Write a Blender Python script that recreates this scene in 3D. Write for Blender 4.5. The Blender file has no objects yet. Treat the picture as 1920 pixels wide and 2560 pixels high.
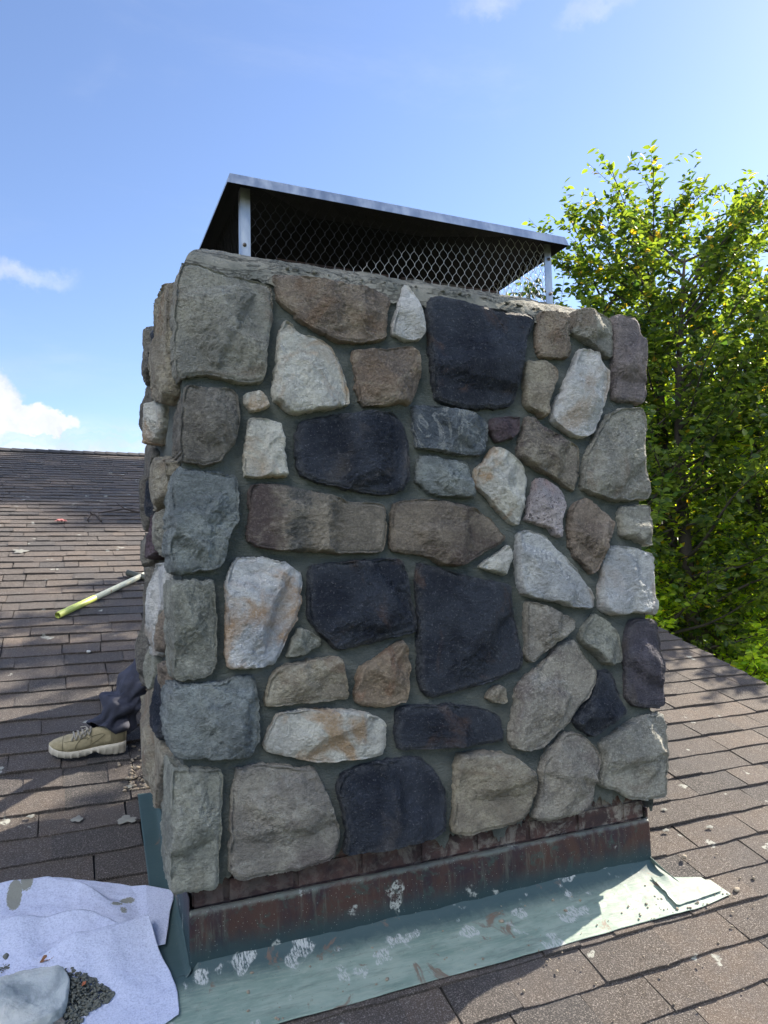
import bpy, math, random
import numpy as np
from mathutils import Vector, Matrix
# ------------------------------------------------------------------ scene, camera, sky, sun
sc = bpy.context.scene
C = sc.collection
SL = 0.335                                   # roof pitch, rise over run
W = 1.6875                                   # width of the chimney's brick shaft
DEP = 0.84                                   # depth of the shaft
cam = bpy.data.objects.new('camera', bpy.data.cameras.new('camera'))
C.objects.link(cam)
yaw, pit, rol = math.radians(23.55), math.radians(4.4964), math.radians(-1.4325)
fw = Vector((math.sin(yaw) * math.cos(pit), math.cos(yaw) * math.cos(pit), math.sin(pit)))
r0 = Vector((math.cos(yaw), -math.sin(yaw), 0)); u0 = r0.cross(fw)
rt = r0 * math.cos(rol) + u0 * math.sin(rol); up = -r0 * math.sin(rol) + u0 * math.cos(rol)
M = Matrix((rt, up, -fw)).transposed().to_4x4(); M.translation = Vector((-0.3523, -2.2737, 1.1473))
cam.matrix_world = M
cam.data.sensor_fit = 'VERTICAL'; cam.data.sensor_height = 36.0
cam.data.lens = 36.0 * 1839.78 / 2560.0
cam.data.clip_start = 0.05; cam.data.clip_end = 3000
sc.camera = cam
SUN_AZ, SUN_EL = math.radians(76), math.radians(36)     # azimuth from +Y towards +X
sd = Vector((math.sin(SUN_AZ) * math.cos(SUN_EL), math.cos(SUN_AZ) * math.cos(SUN_EL), math.sin(SUN_EL)))
sun = bpy.data.objects.new('sun', bpy.data.lights.new('sun', 'SUN')); C.objects.link(sun)
sun.rotation_euler = sd.to_track_quat('Z', 'Y').to_euler()
sun.data.energy = 4.2; sun.data.angle = math.radians(0.53); sun.data.color = (1.0, 0.90, 0.74)
sc.view_settings.view_transform = 'Standard'; sc.view_settings.look = 'None'
sc.view_settings.exposure = 1.72; sc.view_settings.gamma = 1.0
world = bpy.data.worlds.new('World'); sc.world = world; world.use_nodes = True

class NT:
    """small helper round a node tree"""
    def __init__(s, tree): s.t = tree; s.n = tree.nodes; s.l = tree.links
    def put(s, sock, v):
        if isinstance(v, bpy.types.NodeSocket): s.l.new(v, sock)
        elif v is not None: sock.default_value = v
    def math(s, op, a, b=None, c=None, clamp=False):
        n = s.n.new('ShaderNodeMath'); n.operation = op; n.use_clamp = clamp
        for k, v in enumerate((a, b, c)):
            if v is not None: s.put(n.inputs[k], v)
        return n.outputs[0]
    def vm(s, op, a, b=None):
        n = s.n.new('ShaderNodeVectorMath'); n.operation = op; s.put(n.inputs[0], a)
        if b is not None: s.put(n.inputs[3] if op == 'SCALE' else n.inputs[1], b)
        return n.outputs['Value'] if op in ('DOT_PRODUCT', 'LENGTH') else n.outputs[0]
    def mix(s, f, a, b, mode='MIX'):
        n = s.n.new('ShaderNodeMix'); n.data_type = 'RGBA'; n.blend_type = mode; n.clamp_factor = True
        s.put(n.inputs[0], f)
        for k, v in ((6, a), (7, b)):
            if isinstance(v, tuple) and len(v) == 3: v = (*v, 1)
            s.put(n.inputs[k], v)
        return n.outputs[2]
    def step(s, v, a, b, lo=0.0, hi=1.0):
        n = s.n.new('ShaderNodeMapRange'); n.interpolation_type = 'SMOOTHSTEP'
        s.put(n.inputs[0], v)
        for k, q in enumerate((a, b, lo, hi)): n.inputs[k + 1].default_value = q
        return n.outputs[0]
    def noise(s, vec, scale, detail=4, rough=0.55, dist=0.0, out=0):
        n = s.n.new('ShaderNodeTexNoise'); s.put(n.inputs['Vector'], vec)
        n.inputs['Scale'].default_value = scale; n.inputs['Detail'].default_value = detail
        n.inputs['Roughness'].default_value = rough; n.inputs['Distortion'].default_value = dist
        return n.outputs[out]
    def voro(s, vec, scale, feature='F1', out=0):
        n = s.n.new('ShaderNodeTexVoronoi'); n.feature = feature; s.put(n.inputs['Vector'], vec)
        n.inputs['Scale'].default_value = scale
        return n.outputs[out]
    def scale(s, vec, v):
        n = s.n.new('ShaderNodeMapping'); s.put(n.inputs[0], vec); n.inputs['Scale'].default_value = v
        return n.outputs[0]
    def attr(s, name, out='Fac'):
        n = s.n.new('ShaderNodeAttribute'); n.attribute_name = name; return n.outputs[out]

g = NT(world.node_tree); g.n.clear()
wo = g.n.new('ShaderNodeOutputWorld'); bg = g.n.new('ShaderNodeBackground'); g.l.new(bg.outputs[0], wo.inputs[0])
sky = g.n.new('ShaderNodeTexSky'); sky.sky_type = 'NISHITA'; sky.sun_disc = False
sky.sun_elevation = SUN_EL; sky.sun_rotation = SUN_AZ
sky.air_density = 1.0; sky.dust_density = 0.25; sky.ozone_density = 3.0; sky.altitude = 100
tc = g.n.new('ShaderNodeTexCoord'); dirv = tc.outputs['Generated']
warp = g.vm('ADD', dirv, g.vm('SCALE', g.vm('SUBTRACT', g.noise(dirv, 19, 8, 0.62, out=1), (0.5, 0.5, 0.5)), 0.075))
def blob(c, r, ru, rv, soft):
    c = Vector(c).normalized(); R = Vector((c.y, -c.x, 0)).normalized(); U = R.cross(c)
    d = g.vm('SUBTRACT', warp, tuple(c))
    a = g.math('DIVIDE', g.vm('DOT_PRODUCT', d, tuple(R)), ru); b = g.math('DIVIDE', g.vm('DOT_PRODUCT', d, tuple(U)), rv)
    q = g.math('SQRT', g.math('ADD', g.math('MULTIPLY', a, a), g.math('MULTIPLY', b, b)))
    return g.step(q, 1.0 + soft, 1.0 - soft, 0.0, r)
cl = None
for c, r, ru, rv, so in (((-.060, .978, .199), 1, .048, .022, .14), ((-.020, .976, .190), 1, .036, .014, .16),
                         ((-.085, .97, .20), 1, .045, .035, .25), ((-.050, .985, .172), .45, .055, .008, .8),
                         ((-.058, .934, .352), .5, .045, .010, .9), ((.062, .98, .188), .3, .02, .006, .9),
                         ((.42, .64, .62), .35, .03, .012, .9), ((.53, .60, .61), .3, .03, .010, .9)):
    b = blob(c, r, ru, rv, so); cl = b if cl is None else g.math('MAXIMUM', cl, b)
sep = g.n.new('ShaderNodeSeparateXYZ'); g.l.new(dirv, sep.inputs[0]); el = sep.outputs[2]
streak = g.noise(g.scale(warp, (6, 6, 42)), 1.6, 6, 0.6)
low = g.math('MULTIPLY', g.step(el, 0.215, 0.145), g.step(streak, 0.30, 0.62, 0.1, 0.8))
cl = g.math('MAXIMUM', cl, low)
wisp = g.math('MULTIPLY', g.step(g.noise(g.scale(dirv, (1, 1, 3)), 2.2, 6, 0.62, 0.4), 0.52, 0.8), g.step(el, 0.1, 0.5, 0.25, 0.12))
cl = g.math('MAXIMUM', cl, wisp)
shade = g.step(g.noise(warp, 22, 4), 0.3, 0.7, 0.82, 1.05)
ccol = g.vm('SCALE', (4.2, 4.4, 4.7), shade)
blue = g.mix(1.0, sky.outputs[0], (1.06, 1.00, 1.05), 'MULTIPLY')
mixed = g.mix(cl, blue, ccol)
# unseen bright cloud patch, added behind the camera to light the stone face
added_fill = blob((-.55, -.50, .67), 1, .36, .22, .35)
added_fill = g.math('MULTIPLY', added_fill, g.step(g.noise(warp, 3.5, 5, .6), .34, .60, .35, 1))
mixed = g.mix(added_fill, mixed, (50.0, 49.6, 49.0))
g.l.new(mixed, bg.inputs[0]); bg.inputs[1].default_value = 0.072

# ------------------------------------------------------------------ helpers
rng = np.random.default_rng(7)
_perm = np.random.default_rng(3).permutation(256); _perm = np.concatenate([_perm, _perm])
_grad = np.random.default_rng(4).normal(size=(256, 3)); _grad /= np.linalg.norm(_grad, axis=1)[:, None]
def pnoise(P):
    P = np.asarray(P, float); i = np.floor(P).astype(int); f = P - i; i &= 255
    w = f * f * f * (f * (f * 6 - 15) + 10); out = 0
    for dx in (0, 1):
        for dy in (0, 1):
            for dz in (0, 1):
                h = _perm[_perm[_perm[(i[..., 0] + dx) & 255] + ((i[..., 1] + dy) & 255)] + ((i[..., 2] + dz) & 255)]
                gv = _grad[h & 255]
                d = gv[..., 0] * (f[..., 0] - dx) + gv[..., 1] * (f[..., 1] - dy) + gv[..., 2] * (f[..., 2] - dz)
                out = out + d * (w[..., 0] if dx else 1 - w[..., 0]) * (w[..., 1] if dy else 1 - w[..., 1]) * (w[..., 2] if dz else 1 - w[..., 2])
    return out * 1.6
def fbm(P, o=4, r=0.5):
    a = 1.0; s = 0; P = np.asarray(P, float)
    for k in range(o):
        s = s + a * pnoise(P + 17.3 * k); P = P * 2.03; a *= r
    return s
def ridged(P, o=4, r=0.5):
    a = 1.0; s = 0; P = np.asarray(P, float)
    for k in range(o):
        s = s + a * (1 - 2 * np.abs(pnoise(P + 11.7 * k))); P = P * 2.1; a *= r
    return s
def mesh(name, V, F, mat=None, parent=None, smooth=True, attrs=None):
    me = bpy.data.meshes.new(name)
    me.from_pydata(np.asarray(V, float).tolist(), [], F if isinstance(F, list) else F.tolist())
    if smooth: me.polygons.foreach_set('use_smooth', [True] * len(me.polygons))
    for k, a in (attrs or {}).items():
        at = me.attributes.new(k, 'FLOAT', 'POINT'); at.data.foreach_set('value', np.asarray(a, 'f'))
    me.update()
    o = bpy.data.objects.new(name, me); C.objects.link(o)
    if mat: me.materials.append(mat)
    if parent: o.parent = parent
    return o
def tag(o, label=None, cat=None, group=None, kind=None):
    for k, v in (('label', label), ('category', cat), ('group', group), ('kind', kind)):
        if v: o[k] = v
    return o
def empty(name, loc=(0, 0, 0)):
    o = bpy.data.objects.new(name, None); C.objects.link(o); o.location = loc; o.empty_display_size = .1; return o
def under(o, root):
    """parent o, whose mesh is in world coordinates, to the empty root"""
    o.parent = root; o.matrix_parent_inverse = Matrix.Translation(root.location).inverted(); return o
def gridF(nu, nv, off=0, wrap=False):
    i = np.arange(nu - (0 if wrap else 1)); j = np.arange(nv - 1)
    I, J = np.meshgrid(i, j, indexing='ij'); I2 = (I + 1) % nu
    return np.stack([I * nv + J, I2 * nv + J, I2 * nv + J + 1, I * nv + J + 1], -1).reshape(-1, 4) + off
class MB:
    """collects shapes into one mesh"""
    def __init__(s): s.v = []; s.f = []
    def add(s, V, F):
        n = len(s.v); s.v += [tuple(map(float, p)) for p in V]; s.f += [tuple(int(a) + n for a in q) for q in F]
    def box(s, a, b, j=0.0, R=random.Random(1)):
        (x0, y0, z0), (x1, y1, z1) = a, b
        V = [(x, y, z) for x in (x0, x1) for y in (y0, y1) for z in (z0, z1)]
        V = [tuple(q + R.uniform(-j, j) for q in p) for p in V]
        s.add(V, [(0, 1, 3, 2), (4, 6, 7, 5), (0, 4, 5, 1), (2, 3, 7, 6), (0, 2, 6, 4), (1, 5, 7, 3)])
    def tube(s, pts, rad, n=12, caps=True, sq=None):
        pts = [Vector(p) for p in pts]; m = len(pts)
        if not hasattr(rad, '__len__'): rad = [rad] * m
        V = []; ref = Vector((0.13, 0.2, 1)).normalized()
        for i, p in enumerate(pts):
            t = (pts[min(i + 1, m - 1)] - pts[max(i - 1, 0)]).normalized()
            a = t.cross(ref)
            if a.length < .05: a = t.cross(Vector((1, 0, 0)))
            a.normalize(); b = t.cross(a)
            r = rad[i] if hasattr(rad[i], '__len__') else (rad[i], rad[i])
            V += [p + a * math.cos(2 * math.pi * k / n) * r[0] + b * math.sin(2 * math.pi * k / n) * r[1] for k in range(n)]
        F = [(i * n + k, i * n + (k + 1) % n, (i + 1) * n + (k + 1) % n, (i + 1) * n + k) for i in range(m - 1) for k in range(n)]
        if caps: F += [tuple(range(n - 1, -1, -1)), tuple(range((m - 1) * n, m * n))]
        s.add(V, F)
    def build(s, name, mat, parent=None, smooth=True): return mesh(name, s.v, s.f, mat, parent, smooth)

def material(name, fn, rough=0.85, metallic=0.0, coords='Object'):
    m = bpy.data.materials.new(name); m.use_nodes = True; q = NT(m.node_tree); b = q.n['Principled BSDF']
    b.inputs['Roughness'].default_value = rough; b.inputs['Metallic'].default_value = metallic
    t = q.n.new('ShaderNodeTexCoord'); v = t.outputs[coords]
    fn(q, b, v); return m
def bump(q, b, h, strength, dist=0.01, prev=None):
    n = q.n.new('ShaderNodeBump'); n.inputs['Strength'].default_value = strength; n.inputs['Distance'].default_value = dist
    q.put(n.inputs['Height'], h)
    if prev: q.l.new(prev, n.inputs['Normal'])
    q.l.new(n.outputs[0], b.inputs['Normal']); return n.outputs[0]
def plain(name, col, rough=0.6, metallic=0.0, var=0.2, scale=8):
    def fn(q, b, v):
        f = q.noise(v, scale, 4)
        q.l.new(q.mix(f, tuple(c * (1 - var) for c in col), tuple(min(1, c * (1 + var)) for c in col)), b.inputs['Base Color'])
    return material(name, fn, rough, metallic)

# ------------------------------------------------------------------ stone materials
# palette: main, second, accent, accent amount, dust on the rim
PAL = {
 'greytan': ((.225, .215, .185), (.135, .132, .12), (.27, .22, .17), .25, .12),
 'brown': ((.225, .18, .14), (.125, .10, .085), (.30, .20, .13), .35, .10),
 'white': ((.60, .59, .57), (.43, .43, .43), (.48, .40, .32), .25, 0.),
 'whitegrey': ((.50, .50, .50), (.33, .34, .36), (.44, .37, .31), .25, 0.),
 'cream': ((.57, .55, .49), (.42, .41, .38), (.50, .33, .18), .42, 0.),
 'peach': ((.56, .55, .54), (.38, .40, .44), (.50, .31, .16), .50, 0.),
 'blackrust': ((.021, .028, .050), (.066, .080, .112), (.17, .095, .062), .24, .35),
 'black': ((.020, .028, .050), (.066, .080, .115), (.15, .14, .14), .12, .35),
 'purplegrey': ((.185, .155, .15), (.11, .095, .10), (.22, .19, .17), .2, .1),
 'darkpurple': ((.070, .063, .078), (.040, .038, .052), (.13, .11, .10), .2, .3),
 'tan': ((.245, .215, .165), (.145, .125, .10), (.31, .22, .15), .25, .12),
 'tangrey': ((.225, .205, .175), (.14, .128, .115), (.18, .145, .145), .3, .12),
 'greengrey': ((.215, .213, .180), (.125, .127, .112), (.25, .23, .17), .2, .12),
 'bluegrey': ((.190, .207, .205), (.100, .113, .118), (.30, .33, .33), .2, .1),
 'bluevein': ((.115, .130, .145), (.050, .062, .080), (.40, .43, .44), .0, .2),
 'purple': ((.075, .052, .062), (.045, .034, .044), (.16, .13, .13), .25, .25),
 'purpletan': ((.20, .175, .14), (.115, .10, .088), (.125, .092, .10), .45, .12),
 'pink': ((.46, .40, .41), (.30, .27, .29), (.50, .33, .30), .35, 0.),
 'longbrown': ((.205, .175, .14), (.125, .11, .092), (.105, .072, .08), .0, .12),
 'brownoval': ((.175, .145, .115), (.105, .088, .074), (.115, .080, .078), .35, .12),
 'brownrough': ((.20, .16, .13), (.105, .085, .072), (.25, .19, .15), .2, .0),
 'darkbrown': ((.150, .138, .120), (.080, .074, .068), (.20, .17, .14), .25, .1),
 'orangebrown': ((.235, .18, .13), (.155, .12, .09), (.34, .17, .10), .35, .12)}
def stone_mat(name):
    a, b2, c, amt, dust = PAL[name]
    k = .84 if sum(a) < .12 else (1.45 if sum(a) > 1.0 else 2.05)
    gy = lambda t: tuple(min(.84, (x * .95 + sum(t) / 3 * .05) * k * w) for x, w in zip(t, (.97, 1.0, 1.0)))
    a, b2 = gy(a), gy(b2)
    if not max(c) > .38: c = tuple(x * .85 + sum(c) / 3 * .15 for x in c)
    dark = sum(a) < .10; light = sum(a) > 1.2
    def fn(q, b, v):
        oi = q.n.new('ShaderNodeObjectInfo')
        p = q.vm('ADD', v, q.vm('SCALE', (9.1, 5.3, 7.7), oi.outputs['Random']))
        n1 = q.noise(p, 7, 6, .62, .3); n2 = q.noise(q.scale(p, (1, 1, 1.7)), 26, 6, .68, .4)
        n3 = q.noise(p, 150, 3, .7); n4 = q.noise(p, 60, 5, .75)
        col = q.mix(q.step(n1, .38, .62), b2, a)
        col = q.mix(q.step(n2, .47, .66, 0, .62), col, tuple(x * .72 for x in b2))
        if amt > 0:
            n5 = q.noise(p, 4.2, 5, .6, 1.0)
            col = q.mix(q.step(n5, .60 - amt * .28, .74 - amt * .22, 0, .85), col, c)
        if name == 'bluevein':
            vn = q.math('ABSOLUTE', q.math('SUBTRACT', q.noise(p, 8, 5, .6, 1.6), .5))
            col = q.mix(q.step(vn, .05, .0, 0, .85), col, c)
        if name == 'pink':
            col = q.mix(q.step(q.noise(p, 95, 4, .7), .56, .63, 0, .9), col, (.10, .085, .10))
        if name == 'longbrown':
            s = q.n.new('ShaderNodeSeparateXYZ'); q.l.new(v, s.inputs[0])
            xx = q.math('ADD', s.outputs[0], q.math('MULTIPLY', q.math('SUBTRACT', n2, .5), .16))
            col = q.mix(q.step(xx, .30, .22, 0, .9), col, c)
            col = q.mix(q.math('MULTIPLY', q.step(xx, .27, .30), q.step(xx, .37, .33, 0, .75)), col, (.075, .09, .10))
        wr = q.math('MULTIPLY', q.attr('ridge_pale'), q.step(n4, .36, .60))  # paler colour along the convex chip ridges
        if dark: wr = q.math('MULTIPLY', wr, 1.6)
        col = q.mix(q.math('MULTIPLY', wr, .30 if not light else .25), col, tuple(min(.85, x * 2.0 + .05) for x in a))
        g9 = q.noise(p, 100, 4, .8)
        col = q.mix(q.math('MULTIPLY', q.step(g9, .50, .62, 0, .42), oi.outputs['Random']), col, tuple(min(.85, x * 1.7) for x in a))
        col = q.mix(q.math('MULTIPLY', q.step(g9, .47, .36, 0, .50), q.math('SUBTRACT', 1.15, oi.outputs['Random'])), col, tuple(x * .55 for x in b2))
        sp = q.step(n3, .58, .72)
        col = q.mix(q.math('MULTIPLY', sp, .55 if dark else .22), col, (.30, .31, .34) if dark else (.62, .60, .56))
        col = q.mix(q.math('MULTIPLY', q.step(n3, .44, .30), .30), col, tuple(x * .45 for x in b2))
        if dust > 0:
            e = q.attr('rim'); dn = q.math('MULTIPLY', q.step(e, .030, .002), q.step(n4, .40, .62, .15, 1))
            col = q.mix(q.math('MULTIPLY', dn, dust * .7), col, (.30, .31, .31))
        if dark:
            col = q.mix(q.step(q.noise(p, 38, 6, .8, .9), .58, .70, 0, .55), col, (.20, .22, .25))
            b.inputs['Roughness'].default_value = .62
        if light:
            col = q.mix(q.step(q.voro(p, 85), .14, .05, 0, .45), col, (.22, .19, .17))
        q.l.new(col, b.inputs['Base Color'])
        rd = q.math('ABSOLUTE', q.math('SUBTRACT', q.noise(q.scale(p, (1, 1, 1.5)), 34, 6, .72, .8), .5))
        h = q.math('ADD', q.math('MULTIPLY', n4, 1.5), q.math('MULTIPLY', n3, .85))
        h = q.math('ADD', h, q.math('MULTIPLY', rd, -2.4))
        bump(q, b, h, 1.0, .020 if not light else .015)
        b.inputs['Specular IOR Level'].default_value = .25
    return material('stone_' + name, fn, .88)
SM = {k: stone_mat(k) for k in PAL}

def mortar_fn(q, b, v):
    n1 = q.noise(v, 6, 5, .6); n2 = q.noise(q.scale(v, (1, 1, 2.4)), 70, 5, .7); n3 = q.noise(v, 300, 2, .6)
    col = q.mix(q.step(n1, .35, .65), (.080, .098, .093), (.128, .146, .138))
    col = q.mix(q.step(q.noise(q.scale(v, (1, 1, 2)), 11, 6, .7, .6), .50, .68, 0, .55), col, (.20, .21, .19)); col = q.mix(q.step(n2, .45, .7, 0, .5), col, (.15, .158, .142)); col = q.mix(q.step(n3, .58, .70, 0, .5), col, (.22, .22, .20)); q.l.new(col, b.inputs['Base Color'])
    bump(q, b, q.math('ADD', n2, q.math('MULTIPLY', n3, .5)), 1.0, .012)
M_MORTAR = material('fresh_mortar', mortar_fn, .93)
def crown_fn(q, b, v):
    n1 = q.noise(v, 5, 5, .6); n2 = q.noise(v, 45, 6, .72)
    col = q.mix(q.step(n1, .35, .62), (.13, .135, .118), (.27, .26, .22))
    cr = q.math('ABSOLUTE', q.math('SUBTRACT', q.noise(q.scale(v, (1, 3, 3)), 5, 6, .72, .5), .5))
    col = q.mix(q.step(cr, .006, .0, 0, .6), col, (.06, .06, .055)); q.l.new(col, b.inputs['Base Color'])
    bump(q, b, q.math('ADD', n2, q.step(cr, .0, .02)), 1.0, .010)
M_CROWN = material('mortar_crown', crown_fn, .93)
def brick_fn(q, b, v):
    s = q.n.new('ShaderNodeSeparateXYZ'); q.l.new(v, s.inputs[0])
    n1 = q.noise(v, 9, 5, .65); n2 = q.noise(v, 80, 5, .7)
    col = q.mix(q.step(n1, .35, .65), (.032, .020, .022), (.085, .047, .042))
    col = q.mix(q.math('MULTIPLY', q.step(q.noise(v, 13, 6, .72, .5), .46, .60, 0, .9), q.step(s.outputs[0], .2, 1.3, .25, 1)), col, (.22, .20, .175))
    col = q.mix(q.step(n2, .56, .7, 0, .5), col, (.04, .035, .035)); q.l.new(col, b.inputs['Base Color'])
    bump(q, b, n2, .9, .006)
M_BRICK = material('old_brick', brick_fn, .9)
def copper_fn(q, b, v):
    s = q.n.new('ShaderNodeSeparateXYZ'); q.l.new(v, s.inputs[0])
    n1 = q.noise(q.scale(v, (1, 1, .45)), 7, 6, .65, .7); n2 = q.noise(v, 22, 6, .7, .5); n3 = q.noise(v, 120, 4, .7)
    col = q.mix(q.step(n1, .38, .60), (.026, .015, .023), (.060, .030, .025))
    col = q.mix(q.step(n2, .52, .66, 0, .75), col, (.035, .062, .058)); col = q.mix(q.step(q.noise(q.scale(v, (1, 1, .12)), 34, 5, .75), .52, .68, 0, .6), col, (.10, .105, .09))
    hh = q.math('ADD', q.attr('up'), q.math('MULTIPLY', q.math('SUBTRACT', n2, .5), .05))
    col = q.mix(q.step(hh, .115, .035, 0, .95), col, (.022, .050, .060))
    col = q.mix(q.step(hh, .158, .175, 0, .65), col, (.15, .17, .15))
    spl = q.math('MULTIPLY', q.step(q.noise(v, 13, 3, .5), .63, .68), q.step(q.noise(v, 75, 5, .75), .44, .56))
    col = q.mix(q.math('MULTIPLY', spl, .9), col, (.42, .44, .42))
    col = q.mix(q.step(q.voro(v, 90), .13, .08, 0, .6), col, (.34, .36, .34))
    q.l.new(col, b.inputs['Base Color']); bump(q, b, q.math('ADD', n2, n3), .35, .004)
M_COPPER = material('weathered_copper', copper_fn, .55, .25)
def verdi_fn(q, b, v):
    n1 = q.noise(q.scale(v, (.5, 1.6, 1)), 9, 6, .68, .4); n2 = q.noise(v, 30, 6, .7, .8); n3 = q.noise(q.scale(v, (.3, 3, 1)), 60, 4, .7)
    col = q.mix(q.step(n1, .36, .64), (.145, .212, .180), (.235, .300, .255))
    col = q.mix(q.step(n3, .46, .66, 0, .6), col, (.27, .31, .26)); col = q.mix(q.step(q.noise(q.scale(v, (.35, 2.2, 1)), 26, 6, .75), .50, .68, 0, .55), col, (.10, .135, .12))
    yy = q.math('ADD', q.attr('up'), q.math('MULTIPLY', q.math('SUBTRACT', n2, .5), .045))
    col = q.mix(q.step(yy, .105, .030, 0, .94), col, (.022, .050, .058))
    col = q.mix(q.step(q.noise(v, 6.5, 5, .7, 1.1), .61, .68, 0, .8), col, (.14, .085, .06))
    spl = q.math('MULTIPLY', q.step(q.noise(v, 10, 3, .5), .59, .63), q.step(q.noise(q.scale(v, (3, 1, 1)), 60, 5, .75), .42, .55))
    col = q.mix(q.math('MULTIPLY', q.math('MULTIPLY', spl, .9), q.step(q.attr('up'), -.025, .0)), col, (.40, .42, .41))
    col = q.mix(q.step(q.voro(v, 60), .10, .07, 0, .7), col, (.09, .085, .075))
    q.l.new(col, b.inputs['Base Color']); bump(q, b, q.math('ADD', n1, n2), .3, .004)
M_VERDI = material('verdigris_copper', verdi_fn, .62, .0)
def shingle_fn(q, b, v):
    r = q.attr('rnd'); gr = q.noise(v, 210, 3, .9); g2 = q.noise(v, 120, 3, .7); big = q.noise(v, 1.3, 4, .6)
    col = q.mix(r, (.022, .0195, .019), (.106, .078, .059))
    col = q.mix(q.step(q.noise(v, 18, 4, .7), .35, .7, 0, .5), col, (.066, .058, .055))
    col = q.mix(q.step(gr, .52, .66, 0, .65), col, (.40, .36, .33))
    col = q.mix(q.step(gr, .46, .33, 0, .6), col, (.022, .02, .02))
    col = q.mix(q.step(g2, .6, .72, 0, .35), col, (.22, .17, .14))
    col = q.mix(q.step(big, .40, .66, 0, .35), col, (.055, .055, .06))
    lic = q.math('MULTIPLY', q.step(q.noise(v, 9, 2, .5), .70, .72), q.step(q.noise(v, 60, 4, .7), .40, .52))
    col = q.mix(q.math('MULTIPLY', lic, .8), col, (.36, .37, .33))
    q.l.new(col, b.inputs['Base Color']); bump(q, b, gr, .9, .0035)
M_SHINGLE = material('asphalt_shingle', shingle_fn, .95)
M_RIDGE = plain('ridge_shingle', (.035, .033, .034), .95, 0, .3, 60)
M_WALLPAINT = plain('painted_siding', (.55, .54, .50), .7)
def galv_fn(q, b, v):
    n = q.noise(q.scale(v, (1, 1, .3)), 20, 5, .65)
    q.l.new(q.mix(q.step(n, .35, .7), (.42, .44, .46), (.60, .62, .64)), b.inputs['Base Color'])
    q.l.new(q.step(n, .3, .7, .28, .5), b.inputs['Roughness'])
M_GALV = material('galvanised_steel', galv_fn, .4, .85)
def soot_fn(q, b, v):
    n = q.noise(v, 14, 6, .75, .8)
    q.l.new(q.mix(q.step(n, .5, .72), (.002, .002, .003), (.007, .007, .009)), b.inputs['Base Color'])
M_SOOT = material('sooty_steel', soot_fn, .95)
def net_fn(q, b, v):
    s = q.n.new('ShaderNodeSeparateXYZ'); q.l.new(v, s.inputs[0]); n = q.noise(v, 9, 5, .7)
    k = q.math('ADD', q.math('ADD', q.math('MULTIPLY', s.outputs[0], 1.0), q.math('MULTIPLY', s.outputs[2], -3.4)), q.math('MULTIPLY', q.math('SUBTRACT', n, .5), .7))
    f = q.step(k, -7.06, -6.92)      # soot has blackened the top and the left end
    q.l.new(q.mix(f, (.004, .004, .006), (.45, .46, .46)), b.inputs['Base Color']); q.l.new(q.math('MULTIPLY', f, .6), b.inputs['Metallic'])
M_NET = material('mesh_wire', net_fn, .5)
M_BOLT = plain('bolt_steel', (.16, .14, .13), .45, .8)
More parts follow.
